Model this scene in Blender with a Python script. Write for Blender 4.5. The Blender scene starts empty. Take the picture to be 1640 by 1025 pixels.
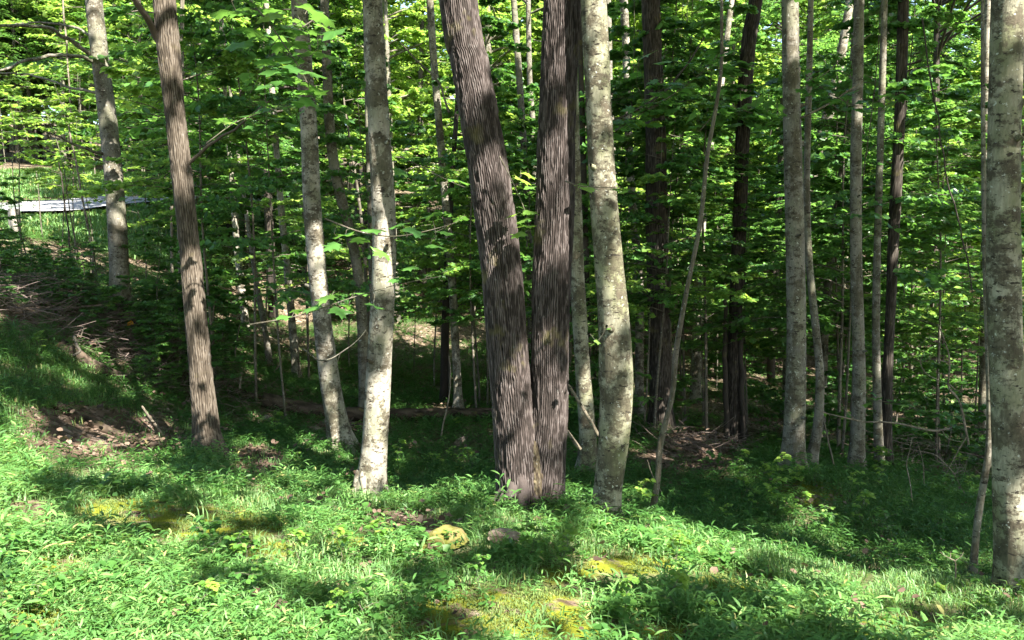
import bpy, math, random
import numpy as np
from mathutils import Vector

random.seed(7)
rng = np.random.default_rng(7)
scene = bpy.context.scene
COL = scene.collection

# ------------------------------------------------------------------ camera
CAM = np.array([0.0, 0.0, 1.6])
PITCH = math.radians(5.2)
FPX = 1239.0
cam_d = bpy.data.cameras.new('camera')
cam = bpy.data.objects.new('camera', cam_d)
COL.objects.link(cam)
cam.location = CAM
cam.rotation_euler = (math.radians(90) - PITCH, 0, 0)
cam_d.sensor_width = 36.0
cam_d.lens = FPX / 1640.0 * 36.0
cam_d.clip_start = 0.05
cam_d.clip_end = 1500
scene.camera = cam

# ------------------------------------------------------------------ sky, sun, exposure
SUN_EL = math.radians(49)
sun_h = np.array([0.62, -0.78]); sun_h /= np.linalg.norm(sun_h)
S = np.array([sun_h[0] * math.cos(SUN_EL), sun_h[1] * math.cos(SUN_EL), math.sin(SUN_EL)])
world = bpy.data.worlds.new('World')
scene.world = world
world.use_nodes = True
wn = world.node_tree.nodes; wl = world.node_tree.links
bg = wn['Background']
sky = wn.new('ShaderNodeTexSky')
sky.sky_type = 'NISHITA'
sky.sun_disc = False
sky.sun_elevation = SUN_EL
sky.sun_rotation = math.atan2(sun_h[0], sun_h[1])
sky.air_density = 1.2
sky.dust_density = 1.5
wl.new(sky.outputs[0], bg.inputs[0])
bg.inputs[1].default_value = 0.085
sun_d = bpy.data.lights.new('sun', 'SUN')
sun_d.energy = 5.0
sun_d.angle = math.radians(0.5)
sun_d.color = (1.0, 0.95, 0.86)
sun = bpy.data.objects.new('sun', sun_d)
COL.objects.link(sun)
sun.rotation_euler = Vector(tuple(-S)).to_track_quat('-Z', 'Y').to_euler()
scene.view_settings.view_transform = 'Standard'
scene.view_settings.look = 'None'
scene.view_settings.gamma = 1.0
scene.view_settings.use_curve_mapping = False
scene.view_settings.exposure = 2.75
cy = scene.cycles
cy.max_bounces = 7
cy.diffuse_bounces = 4
cy.glossy_bounces = 2
cy.transmission_bounces = 5
cy.transparent_max_bounces = 4
cy.sample_clamp_indirect = 6.0
cy.use_denoising = True
cy.use_adaptive_sampling = False
cy.denoising_prefilter = 'ACCURATE'

# ------------------------------------------------------------------ maths helpers
F_ = np.array([0, math.cos(PITCH), -math.sin(PITCH)])
U_ = np.array([0, math.sin(PITCH), math.cos(PITCH)])
R_ = np.array([1.0, 0, 0])

def ray(px, py):
    return (px - 820) / FPX * R_ + (512.5 - py) / FPX * U_ + F_

def at(px, py, Y):
    d = ray(px, py)
    return CAM + d * (Y / d[1])

def project(P):
    D = P - CAM
    w = D @ F_
    w = np.where(w < 0.05, 0.05, w)
    return 820 + (D @ R_) / w * FPX, 512.5 - (D @ U_) / w * FPX

def _hash(ix, iy, iz):
    n = (ix.astype(np.int64) * 73856093) ^ (iy.astype(np.int64) * 19349663) ^ (iz.astype(np.int64) * 83492791)
    n = (n ^ (n >> 13)) * 1274126177
    n = n & 0x7fffffff
    n = (n ^ (n >> 16)) & 0xffff
    return n / 32767.5 - 1.0

def vnoise(x, y, z=None):
    x = np.asarray(x, float); y = np.asarray(y, float)
    z = np.zeros_like(x) if z is None else np.asarray(z, float) + np.zeros_like(x)
    ix, iy, iz = np.floor(x), np.floor(y), np.floor(z)
    fx, fy, fz = x - ix, y - iy, z - iz
    fx = fx * fx * (3 - 2 * fx); fy = fy * fy * (3 - 2 * fy); fz = fz * fz * (3 - 2 * fz)
    r = 0
    for a in (0, 1):
        for b in (0, 1):
            for c in (0, 1):
                w = (fx if a else 1 - fx) * (fy if b else 1 - fy) * (fz if c else 1 - fz)
                r = r + w * _hash(ix + a, iy + b, iz + c)
    return r

def fbm(x, y, z=None, o=3):
    r = 0; a = 1.0; s = 0
    x = np.asarray(x, float); y = np.asarray(y, float); z = 0 * x if z is None else z
    for k in range(o):
        r = r + a * vnoise(x * 2 ** k + 17 * k, y * 2 ** k + 31 * k, z * 2 ** k + 7 * k); s += a; a *= 0.5
    return r / s

# ------------------------------------------------------------------ terrain height
_pix = [(0, 1025, 2.85), (400, 1025, 2.95), (820, 1025, 3.05), (1240, 1060, 3.2), (1640, 1110, 3.2),
        (0, 850, 4.2), (250, 850, 4.5), (520, 870, 4.6), (800, 880, 4.5), (1100, 955, 4.1), (1350, 1010, 3.7),
        (0, 730, 5.7), (120, 720, 6.6), (0, 640, 7.0), (835, 824, 5.85), (720, 815, 6.0), (950, 846, 5.55), (640, 830, 5.7),
        (470, 790, 6.4), (595, 792, 6.75), (400, 745, 7.6), (335, 735, 7.5), (220, 700, 8.0),
        (1150, 915, 4.8), (1300, 960, 4.35), (1500, 1015, 3.95), (1640, 1055, 3.7),
        (0, 530, 8.5), (100, 548, 9.3), (200, 595, 10), (300, 625, 10.5), (470, 610, 15), (560, 640, 13), (500, 695, 10), (548, 718, 9),
        (735, 655, 13), (700, 725, 9.5), (660, 800, 7.4), (790, 790, 7.6),
        (1040, 828, 7.0), (1250, 868, 6.4), (1400, 905, 6.0), (1560, 940, 5.5), (1625, 945, 5.0),
        (1290, 800, 7.5), (1270, 758, 8.5), (1370, 757, 9.5), (1440, 757, 10), (1100, 738, 9.5), (1170, 716, 12), (1060, 690, 11), (940, 755, 8.6),
        (1550, 705, 14), (1300, 700, 14), (1600, 800, 9.5), (700, 520, 22), (700, 485, 28), (950, 550, 24), (400, 500, 22), (1500, 600, 25), (1500, 490, 40),
        (30, 372, 18), (20, 440, 13), (190, 492, 11.5), (50, 285, 29.5), (-200, 290, 26.5),
        (150, 420, 17), (300, 430, 22), (0, 350, 21.3), (0, 326, 24.7), (100, 340, 23.8), (100, 318, 27.2), (230, 326, 27.3), (230, 311, 30.7), (-200, 350, 19), (-200, 326, 22)]
_ctrl = [at(*p) for p in _pix] + [np.array(p, float) for p in [
    (0, 0, 0), (-4, 0, .35), (4, 0, -.2), (0, -8, .1), (-9, -5, .9), (10, -5, -.6), (9, 3, -1.1), (13, 10, -1.9), (-10, 4, 1.0), (-16, 10, 2.2),
    (0, 45, 2.5), (25, 45, 2.2), (-25, 45, 6.5), (0, 75, 8), (45, 70, 6), (-45, 75, 12), (0, 140, 18), (90, 120, 16), (-90, 120, 22), (-70, 40, 9), (70, 30, 3),
    (-80, -40, 3), (80, -40, -3), (0, -60, 0), (30, 20, -2.2), (20, 30, -1.2)]]
_ctrl = np.array(_ctrl)
def _tps(r2):
    return 0.5 * r2 * np.log(r2 + 1e-9)
_n = len(_ctrl)
_d2 = ((_ctrl[:, None, :2] - _ctrl[None, :, :2]) ** 2).sum(-1)
_A = np.zeros((_n + 3, _n + 3)); _A[:_n, :_n] = _tps(_d2) + np.diag(np.where((np.arange(_n) >= len(_pix) - 8) & (np.arange(_n) < len(_pix)), 0.002, 0.05))
_A[:_n, _n] = 1; _A[:_n, _n + 1:] = _ctrl[:, :2]; _A[_n, :_n] = 1; _A[_n + 1:, :_n] = _ctrl[:, :2].T
_b = np.zeros(_n + 3); _b[:_n] = _ctrl[:, 2]
_w = np.linalg.solve(_A, _b)

ROADC = np.array([at(*p)[:2] for p in [(-500, 350, 18), (-200, 338, 20.5), (0, 337, 23), (100, 327, 25.5), (230, 318, 29), (330, 312, 34), (430, 309, 42)]])
def road_dist(x, y):
    d = np.full(x.shape, 1e9)
    for a, b in zip(ROADC[:-1], ROADC[1:]):
        ab = b - a
        t = np.clip(((x - a[0]) * ab[0] + (y - a[1]) * ab[1]) / (ab @ ab), 0, 1)
        d = np.minimum(d, np.hypot(x - a[0] - t * ab[0], y - a[1] - t * ab[1]))
    return d

def H(x, y):
    x = np.asarray(x, float); y = np.asarray(y, float)
    sh = x.shape; xf = x.ravel(); yf = y.ravel()
    out = np.empty(xf.shape)
    for i in range(0, len(xf), 20000):
        xs, ys = xf[i:i + 20000], yf[i:i + 20000]
        r2 = (xs[:, None] - _ctrl[None, :, 0]) ** 2 + (ys[:, None] - _ctrl[None, :, 1]) ** 2
        out[i:i + 20000] = _tps(r2) @ _w[:_n] + _w[_n] + _w[_n + 1] * xs + _w[_n + 2] * ys
    amp = np.clip(road_dist(xf, yf) / 3 - 0.7, 0, 1)
    out += amp * (0.05 * fbm(xf * 0.9, yf * 0.9, o=4) + 0.012 * vnoise(xf * 7, yf * 7))
    return out.reshape(sh)

def h1(x, y):
    return float(H(np.array([x]), np.array([y]))[0])

_ts = np.geomspace(1.5, 80, 260)
def ground(px, py):
    d = ray(px, py)
    P = CAM + d * _ts[:, None]
    g = H(P[:, 0], P[:, 1])
    below = np.nonzero(P[:, 2] < g)[0]
    p = P[below[0]] if len(below) else P[-1]
    return np.array([p[0], p[1], h1(p[0], p[1])])

# ------------------------------------------------------------------ mesh helpers
def mesh_np(name, V, faces, attr=None, mat=None, smooth=False):
    """faces: list of int arrays (n,k)"""
    me = bpy.data.meshes.new(name)
    V = np.asarray(V, np.float32)
    faces = [np.asarray(f, np.int32) for f in faces if len(f)]
    me.vertices.add(len(V)); me.vertices.foreach_set('co', V.ravel())
    nl = sum(f.size for f in faces); npoly = sum(len(f) for f in faces)
    me.loops.add(nl); me.loops.foreach_set('vertex_index', np.concatenate([f.ravel() for f in faces]))
    starts = []; s = 0
    for f in faces:
        starts.append(s + np.arange(len(f)) * f.shape[1]); s += f.size
    me.polygons.add(npoly); me.polygons.foreach_set('loop_start', np.concatenate(starts).astype(np.int32))
    if smooth:
        me.polygons.foreach_set('use_smooth', np.ones(npoly, bool))
    for k, a in (attr or {}).items():
        at_ = me.attributes.new(k, 'FLOAT', 'POINT'); at_.data.foreach_set('value', np.asarray(a, np.float32))
    me.update(calc_edges=True)
    if mat: me.materials.append(mat)
    return me

def obj(name, me, parent=None, loc=None):
    o = bpy.data.objects.new(name, me); COL.objects.link(o)
    if parent: o.parent = parent
    if loc is not None: o.location = loc
    return o

def tag(o, label, cat, group=None, kind=None):
    if label: o['label'] = label
    if cat: o['category'] = cat
    if group: o['group'] = group
    if kind: o['kind'] = kind
    return o

def empty(name, loc, label, cat, group=None):
    o = bpy.data.objects.new(name, None); COL.objects.link(o); o.location = loc
    o.empty_display_size = 0.2
    return tag(o, label, cat, group)

def copy_thing(src, loc, rz, sc, label, group=None):
    r = src.copy(); COL.objects.link(r); r.location = loc; r.rotation_euler = (0, 0, rz); r.scale = (sc[0], sc[0], sc[1])
    r['label'] = label
    if group: r['group'] = group
    for ch in list(src.children):
        c = ch.copy(); COL.objects.link(c); c.parent = r
    return r

def tubes(P, R, n=4):
    """batch of tubes P (N,K,3) R (N,K) -> V, F quads"""
    N, K = R.shape
    T = np.gradient(P, axis=1); T /= np.linalg.norm(T, axis=-1, keepdims=True) + 1e-9
    mean = T.mean(1, keepdims=True)
    ref = np.where(np.abs(mean[..., 2:3]) > 0.75, np.array([1.0, 0, 0]), np.array([0, 0, 1.0]))
    A = np.cross(T, np.broadcast_to(ref, T.shape)); A /= np.linalg.norm(A, axis=-1, keepdims=True) + 1e-9
    B = np.cross(T, A)
    th = np.arange(n) * 2 * math.pi / n
    V = P[:, :, None, :] + R[:, :, None, None] * (np.cos(th)[None, None, :, None] * A[:, :, None, :] + np.sin(th)[None, None, :, None] * B[:, :, None, :])
    idx = np.arange(N * K * n).reshape(N, K, n)
    a = idx[:, :-1, :]; b = np.roll(idx, -1, 2)[:, :-1, :]; c = np.roll(idx, -1, 2)[:, 1:, :]; d = idx[:, 1:, :]
    F = np.stack([a, b, c, d], -1).reshape(-1, 4)
    return V.reshape(-1, 3), F

class Geo:
    def __init__(s): s.V = []; s.F = []; s.A = []; s.n = 0
    def add(s, V, F, a=None):
        s.V.append(V); s.F.append(np.asarray(F) + s.n); s.A.append(np.zeros(len(V)) if a is None else a); s.n += len(V)
    def mesh(s, name, mat, smooth=True):
        by = {}
        for f in s.F: by.setdefault(f.shape[1], []).append(f)
        return mesh_np(name, np.concatenate(s.V), [np.concatenate(v) for v in by.values()], {'v': np.concatenate(s.A)}, mat, smooth)

def smooth_path(pts, m):
    """Catmull-Rom through rows of pts, m samples per span"""
    pts = np.asarray(pts, float)
    P = np.vstack([2 * pts[0] - pts[1], pts, 2 * pts[-1] - pts[-2]])
    out = []
    for i in range(1, len(P) - 2):
        t = np.linspace(0, 1, m, endpoint=False)[:, None]
        p0, p1, p2, p3 = P[i - 1], P[i], P[i + 1], P[i + 2]
        out.append(0.5 * ((2 * p1) + (-p0 + p2) * t + (2 * p0 - 5 * p1 + 4 * p2 - p3) * t ** 2 + (-p0 + 3 * p1 - 3 * p2 + p3) * t ** 3))
    out.append(pts[-1:])
    return np.vstack(out)

# leaf templates: (across, along, up), quads/tris
T_OVAL = (np.array([(0, 0, 0), (.30, .22, .05), (.34, .62, .05), (0, 1, -.06), (-.34, .62, .05), (-.30, .22, .05)]), [(0, 1, 2, 3), (0, 3, 4, 5)])
T_WIDE = (np.array([(0, 0, 0), (.52, .30, .06), (.30, .72, .02), (0, 1, -.10), (-.30, .72, .02), (-.52, .30, .06)]), [(0, 1, 2, 3), (0, 3, 4, 5)])
T_LANCE = (np.array([(0, 0, 0), (.10, .35, .06), (.085, .7, .03), (0, 1, -.12), (-.085, .7, .03), (-.10, .35, .06), (0, .5, .03)]), [(0, 1, 2, 6), (6, 2, 3, 4), (0, 6, 4, 5)])
T_DIAM = (np.array([(0, 0, 0), (.42, .5, .06), (0, 1, -.05), (-.42, .5, .06)]), [(0, 1, 2), (0, 2, 3)])
_half = [(.10, -.06), (.30, -.10), (.26, .06), (.56, .10), (.44, .24), (.60, .50), (.36, .46), (.22, .52), (.26, .74), (.12, .74)]
_out = [(0, 0)] + _half + [(0, 1.0)] + [(-a, b) for a, b in _half[::-1]]
T_MAPLE = (np.array([(0, .3, 0)] + [(a, b, -.10 * abs(a) - .18 * max(0, b - .4) ** 2 + .05 * math.sin(9 * b + 5 * a)) for a, b in _out]),
           [(0, 1 + i, 1 + (i + 1) % len(_out)) for i in range(len(_out))])

def leaves(pos, axis, nrm, size, tpl, v=None):
    T, Fs = tpl
    axis = axis / (np.linalg.norm(axis, axis=1, keepdims=True) + 1e-9)
    side = np.cross(axis, nrm); side /= np.linalg.norm(side, axis=1, keepdims=True) + 1e-9
    up = np.cross(side, axis)
    N = len(pos); k = len(T)
    V = pos[:, None] + size[:, None, None] * (T[None, :, 0:1] * side[:, None] + T[None, :, 1:2] * axis[:, None] + T[None, :, 2:3] * up[:, None])
    F = (np.array(Fs)[None] + (np.arange(N) * k)[:, None, None]).reshape(-1, len(Fs[0]))
    v = rng.random(N) if v is None else v
    return V.reshape(-1, 3), F, np.repeat(v, k)

def rdir(n, flat=1.0):
    a = rng.random(n) * 2 * math.pi
    return np.stack([np.cos(a), np.sin(a), (rng.random(n) - .5) * 2 * flat], 1)

def up_tilt(n, s):
    v = rng.normal(0, s, (n, 3)); v[:, 2] = 1
    return v / np.linalg.norm(v, axis=1, keepdims=True)

# ------------------------------------------------------------------ materials
def nodes(name):
    m = bpy.data.materials.new(name); m.use_nodes = True
    nt = m.node_tree; nt.nodes.clear()
    out = nt.nodes.new('ShaderNodeOutputMaterial')
    return m, nt, out

def N(nt, typ, **kw):
    n = nt.nodes.new(typ)
    for k, v in kw.items():
        if k.startswith('i_'):
            key = k[2:]; key = int(key) if key.isdigit() else key.replace('_', ' ')
            n.inputs[key].default_value = v
        else: setattr(n, k, v)
    return n

def ramp(nt, stops, interp='LINEAR'):
    r = nt.nodes.new('ShaderNodeValToRGB'); r.color_ramp.interpolation = interp
    e = r.color_ramp.elements
    while len(e) < len(stops): e.new(0.5)
    for el, (p, c) in zip(e, stops):
        el.position = p; el.color = (*c, 1) if len(c) == 3 else c
    return r

def mix(nt, fac, a, b, blend='MIX'):
    m = nt.nodes.new('ShaderNodeMix'); m.data_type = 'RGBA'; m.blend_type = blend
    for sock, val in ((m.inputs[0], fac), (m.inputs[6], a), (m.inputs[7], b)):
        if isinstance(val, (int, float)): sock.default_value = val
        elif isinstance(val, tuple): sock.default_value = (*val, 1)
        else: nt.links.new(val, sock)
    return m.outputs[2]

def leaf_mat(name, stops, trans=(0.16, 0.30, 0.03), tw=0.4, rough=0.42, spec=0.45, obj_var=0.35):
    m, nt, out = nodes(name); L = nt.links.new
    a = N(nt, 'ShaderNodeAttribute', attribute_name='v')
    oi = N(nt, 'ShaderNodeObjectInfo')
    mm = N(nt, 'ShaderNodeMath', operation='MULTIPLY_ADD', i_1=obj_var, i_2=-obj_var / 2); L(oi.outputs['Random'], mm.inputs[0])
    ad = N(nt, 'ShaderNodeMath', operation='ADD', use_clamp=True); L(a.outputs['Fac'], ad.inputs[0]); L(mm.outputs[0], ad.inputs[1])
    r = ramp(nt, stops); L(ad.outputs[0], r.inputs[0])
    geo = N(nt, 'ShaderNodeNewGeometry')
    back = mix(nt, geo.outputs['Backfacing'], r.outputs[0], mix(nt, 0.35, r.outputs[0], (0.14, 0.20, 0.10)))
    p = N(nt, 'ShaderNodeBsdfPrincipled', i_Roughness=rough); p.inputs['Specular IOR Level'].default_value = spec
    L(back, p.inputs['Base Color'])
    t = N(nt, 'ShaderNodeBsdfTranslucent')
    L(mix(nt, 0.7, r.outputs[0], trans), t.inputs[0])
    ms = N(nt, 'ShaderNodeMixShader', i_0=tw); L(p.outputs[0], ms.inputs[1]); L(t.outputs[0], ms.inputs[2]); L(ms.outputs[0], out.inputs[0])
    return m

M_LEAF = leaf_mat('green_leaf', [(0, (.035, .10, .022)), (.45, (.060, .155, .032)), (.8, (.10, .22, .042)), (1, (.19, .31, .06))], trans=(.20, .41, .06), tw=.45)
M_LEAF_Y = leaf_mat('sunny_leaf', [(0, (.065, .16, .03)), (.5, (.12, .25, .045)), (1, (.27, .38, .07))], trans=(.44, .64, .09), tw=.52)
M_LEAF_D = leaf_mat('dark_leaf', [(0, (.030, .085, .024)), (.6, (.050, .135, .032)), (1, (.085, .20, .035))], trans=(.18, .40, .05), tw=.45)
M_GRASS = leaf_mat('stiltgrass_blade', [(0, (.048, .135, .032)), (.5, (.090, .21, .055)), (.9, (.17, .31, .085)), (1, (.36, .33, .13))], trans=(.30, .47, .08), tw=.38, rough=.5, spec=.3, obj_var=.4)
M_HERB_SHADE = leaf_mat('shade_darkened_herb_blade', [(0, (.022, .070, .014)), (.5, (.045, .125, .022)), (1, (.09, .19, .038))], trans=(.12, .26, .04), tw=.35, rough=.55, spec=.3)  # darker copy of the grass blade: the gully's shade is put into its colour
M_MOSSB = leaf_mat('moss_tuft', [(0, (.04, .075, .010)), (.6, (.095, .13, .015)), (1, (.16, .18, .025))], trans=(.2, .24, .02), tw=.2, rough=.8, spec=.1)
M_LITTER = leaf_mat('dead_leaf', [(0, (.04, .026, .018)), (.5, (.095, .062, .043)), (1, (.16, .115, .085))], trans=(.2, .12, .06), tw=.12, rough=.7, spec=.2)

def bark_pale(name, blotch=.485, base=(.25, .228, .185), warm=0.0, moss=.5):
    m, nt, out = nodes(name); L = nt.links.new
    tc = N(nt, 'ShaderNodeTexCoord'); oi = N(nt, 'ShaderNodeObjectInfo')
    off = N(nt, 'ShaderNodeVectorMath', operation='SCALE', i_Scale=37.0); cx = N(nt, 'ShaderNodeCombineXYZ')
    L(oi.outputs['Random'], cx.inputs[0]); L(oi.outputs['Random'], cx.inputs[2]); L(cx.outputs[0], off.inputs[0])
    ad = N(nt, 'ShaderNodeVectorMath', operation='ADD'); L(tc.outputs['Object'], ad.inputs[0]); L(off.outputs[0], ad.inputs[1])
    def noise(sc, detail, rough, stretch):
        mp = N(nt, 'ShaderNodeMapping'); mp.inputs['Scale'].default_value = stretch; L(ad.outputs[0], mp.inputs[0])
        n = N(nt, 'ShaderNodeTexNoise', i_Scale=sc, i_Detail=detail, i_Roughness=rough); L(mp.outputs[0], n.inputs['Vector']); return n.outputs['Fac']
    fine = noise(60, 4, .65, (1, 1, .35)); big = noise(5, 3, .6, (1, 1, .8)); blo = noise(7.5, 9, .76, (.9, .9, 1.25)); spots = noise(24, 4, .65, (.6, .6, 1.5)); lich = noise(34, 3, .6, (1, 1, 1)); ms = noise(3.5, 3, .6, (1, 1, .7))
    r1 = ramp(nt, [(.34, tuple(c * .45 for c in base)), (.5, base), (.68, tuple(min(1, c * 1.5) for c in base))]); L(fine, r1.inputs[0])
    rb_ = ramp(nt, [(.35, tuple(c * .5 for c in base)), (.65, tuple(c * 1.3 for c in base))]); L(big, rb_.inputs[0])
    c = mix(nt, .5, r1.outputs[0], rb_.outputs[0])
    r5 = ramp(nt, [(.46, (0, 0, 0)), (.62, (1, 1, 1))]); L(ms, r5.inputs[0])
    mf = N(nt, 'ShaderNodeMath', operation='MULTIPLY', i_1=moss); L(r5.outputs[0], mf.inputs[0])
    c = mix(nt, mf.outputs[0], c, (.13, .135, .07))
    r2 = ramp(nt, [(blotch + .03, (0, 0, 0)), (blotch + .065, (.7, .7, .7)), (blotch + .12, (1, 1, 1))]); L(blo, r2.inputs[0])
    c = mix(nt, r2.outputs[0], c, mix(nt, fine, (.022, .018, .012), (.105, .088, .06)))
    bp = noise(3.6, 9, .72, (1.1, 1.1, 1.0)); r6 = ramp(nt, [(.525, (0, 0, 0)), (.56, (.85, .85, .85)), (.62, (1, 1, 1))]); L(bp, r6.inputs[0])
    bf = N(nt, 'ShaderNodeMath', operation='MULTIPLY', i_1=.85); L(r6.outputs[0], bf.inputs[0])
    c = mix(nt, bf.outputs[0], c, mix(nt, fine, (.026, .022, .014), (.11, .095, .062)))
    r3 = ramp(nt, [(.60, (0, 0, 0)), (.64, (1, 1, 1))]); L(spots, r3.inputs[0])
    c = mix(nt, r3.outputs[0], c, (.03, .025, .018))
    r4 = ramp(nt, [(.64, (0, 0, 0)), (.70, (1, 1, 1))]); L(lich, r4.inputs[0])
    c = mix(nt, r4.outputs[0], c, (.36, .37, .32))
    p = N(nt, 'ShaderNodeBsdfPrincipled', i_Roughness=.88); p.inputs['Specular IOR Level'].default_value = .2
    L(c, p.inputs['Base Color'])
    b = N(nt, 'ShaderNodeBump', i_Strength=.6, i_Distance=.008); hs = N(nt, 'ShaderNodeMath', operation='ADD'); L(fine, hs.inputs[0]); L(r2.outputs[0], hs.inputs[1]); L(hs.outputs[0], b.inputs['Height']); L(b.outputs[0], p.inputs['Normal'])
    L(p.outputs[0], out.inputs[0])
    return m

def bark_furrow(name, groove, ridge, high, moss=.3, zs=.12, sc=26):
    m, nt, out = nodes(name); L = nt.links.new
    tc = N(nt, 'ShaderNodeTexCoord')
    a = N(nt, 'ShaderNodeAttribute', attribute_name='v')
    def noise(s, d, st):
        mp = N(nt, 'ShaderNodeMapping'); mp.inputs['Scale'].default_value = st; L(tc.outputs['Object'], mp.inputs[0])
        n = N(nt, 'ShaderNodeTexNoise', i_Scale=s, i_Detail=d, i_Roughness=.65); L(mp.outputs[0], n.inputs['Vector']); return n.outputs['Fac']
    f1 = noise(90, 4, (1, 1, .25)); f2 = noise(4, 3, (1, 1, 1)); f3 = noise(45, 3, (1, 1, .5))
    r = ramp(nt, [(.05, groove), (.45, ridge), (1, high)]); L(a.outputs['Fac'], r.inputs[0])
    c = mix(nt, f1, mix(nt, .45, r.outputs[0], groove), r.outputs[0])
    rl = ramp(nt, [(.62, (0, 0, 0)), (.70, (1, 1, 1))]); L(f3, rl.inputs[0])
    fm = N(nt, 'ShaderNodeMath', operation='MULTIPLY'); L(rl.outputs[0], fm.inputs[0]); L(a.outputs['Fac'], fm.inputs[1])
    c = mix(nt, fm.outputs[0], c, (.15, .14, .13))
    rm = ramp(nt, [(.60, (0, 0, 0)), (.72, (1, 1, 1))]); L(f2, rm.inputs[0])
    mf = N(nt, 'ShaderNodeMath', operation='MULTIPLY', i_1=moss); L(rm.outputs[0], mf.inputs[0])
    c = mix(nt, mf.outputs[0], c, (.17, .15, .05))
    p = N(nt, 'ShaderNodeBsdfPrincipled', i_Roughness=.9); p.inputs['Specular IOR Level'].default_value = .15
    L(c, p.inputs['Base Color'])
    b = N(nt, 'ShaderNodeBump', i_Strength=.7, i_Distance=.006); L(f1, b.inputs['Height']); L(b.outputs[0], p.inputs['Normal'])
    L(p.outputs[0], out.inputs[0])
    return m

M_OAK = bark_furrow('oak_bark', (.006, .005, .004), (.050, .039, .035), (.135, .112, .105), moss=.3)
M_RIDGE = bark_furrow('ridged_brown_bark', (.018, .014, .010), (.080, .064, .048), (.15, .125, .10), moss=.15)
M_DARKB = bark_furrow('dark_bark', (.010, .008, .006), (.042, .034, .028), (.10, .085, .07), moss=.3)
M_PALE = bark_pale('pale_blotchy_bark')
M_PALE2 = bark_pale('pale_mossy_bark', blotch=.47, base=(.22, .208, .15), moss=.85)
M_GREY = bark_pale('grey_bark', blotch=.50, base=(.15, .138, .112), moss=.4)
M_TWIG = bark_pale('twig_bark', blotch=.60, base=(.11, .095, .075), moss=.3)
M_DEAD = bark_pale('dead_wood', blotch=.62, base=(.17, .14, .105), moss=.1)
M_LOG = bark_furrow('rotten_log_bark', (.012, .009, .006), (.045, .033, .023), (.12, .09, .065), moss=.6)

def ground_mat():
    m, nt, out = nodes('forest_floor'); L = nt.links.new
    tc = N(nt, 'ShaderNodeTexCoord')
    def noise(s, d, r=.6):
        n = N(nt, 'ShaderNodeTexNoise', i_Scale=s, i_Detail=d, i_Roughness=r); L(tc.outputs['Object'], n.inputs['Vector']); return n.outputs['Fac']
    vor = N(nt, 'ShaderNodeTexVoronoi', i_Scale=16.0, i_Randomness=1.0); L(tc.outputs['Object'], vor.inputs['Vector'])
    sp = N(nt, 'ShaderNodeSeparateColor'); L(vor.outputs['Color'], sp.inputs[0])
    r = ramp(nt, [(0, (.055, .036, .026)), (.5, (.12, .082, .06)), (.85, (.19, .14, .11)), (1, (.28, .22, .18))]); L(sp.outputs[0], r.inputs[0])
    soil = mix(nt, noise(40, 3), (.045, .032, .022), (.10, .07, .045))
    rs = ramp(nt, [(.35, (0, 0, 0)), (.55, (1, 1, 1))]); L(noise(2.2, 3), rs.inputs[0])
    c = mix(nt, rs.outputs[0], soil, r.outputs[0])
    mo = N(nt, 'ShaderNodeAttribute', attribute_name='moss')
    nm = ramp(nt, [(.38, (0, 0, 0)), (.5, (1, 1, 1))]); L(noise(7, 4), nm.inputs[0])
    mm = N(nt, 'ShaderNodeMath', operation='MULTIPLY'); L(mo.outputs['Fac'], mm.inputs[0]); L(nm.outputs[0], mm.inputs[1])
    c = mix(nt, mm.outputs[0], c, mix(nt, noise(50, 3), (.07, .09, .008), (.20, .21, .02)))
    gr = N(nt, 'ShaderNodeAttribute', attribute_name='green')
    c = mix(nt, gr.outputs['Fac'], c, mix(nt, noise(25, 3), (.035, .07, .018), (.09, .15, .03)))
    p = N(nt, 'ShaderNodeBsdfPrincipled', i_Roughness=.95); p.inputs['Specular IOR Level'].default_value = .1
    L(c, p.inputs['Base Color'])
    b = N(nt, 'ShaderNodeBump', i_Strength=.8, i_Distance=.02); L(noise(45, 5, .7), b.inputs['Height']); L(b.outputs[0], p.inputs['Normal'])
    L(p.outputs[0], out.inputs[0])
    return m

def simple_mat(name, c1, c2, scale=12, rough=.9, bump=.5, dist=.01):
    m, nt, out = nodes(name); L = nt.links.new
    tc = N(nt, 'ShaderNodeTexCoord')
    n = N(nt, 'ShaderNodeTexNoise', i_Scale=scale, i_Detail=6, i_Roughness=.65); L(tc.outputs['Object'], n.inputs['Vector'])
    r = ramp(nt, [(.35, c1), (.65, c2)]); L(n.outputs['Fac'], r.inputs[0])
    p = N(nt, 'ShaderNodeBsdfPrincipled', i_Roughness=rough); p.inputs['Specular IOR Level'].default_value = .2; L(r.outputs[0], p.inputs['Base Color'])
    b = N(nt, 'ShaderNodeBump', i_Strength=bump, i_Distance=dist); L(n.outputs['Fac'], b.inputs['Height']); L(b.outputs[0], p.inputs['Normal'])
    L(p.outputs[0], out.inputs[0]); return m

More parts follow.
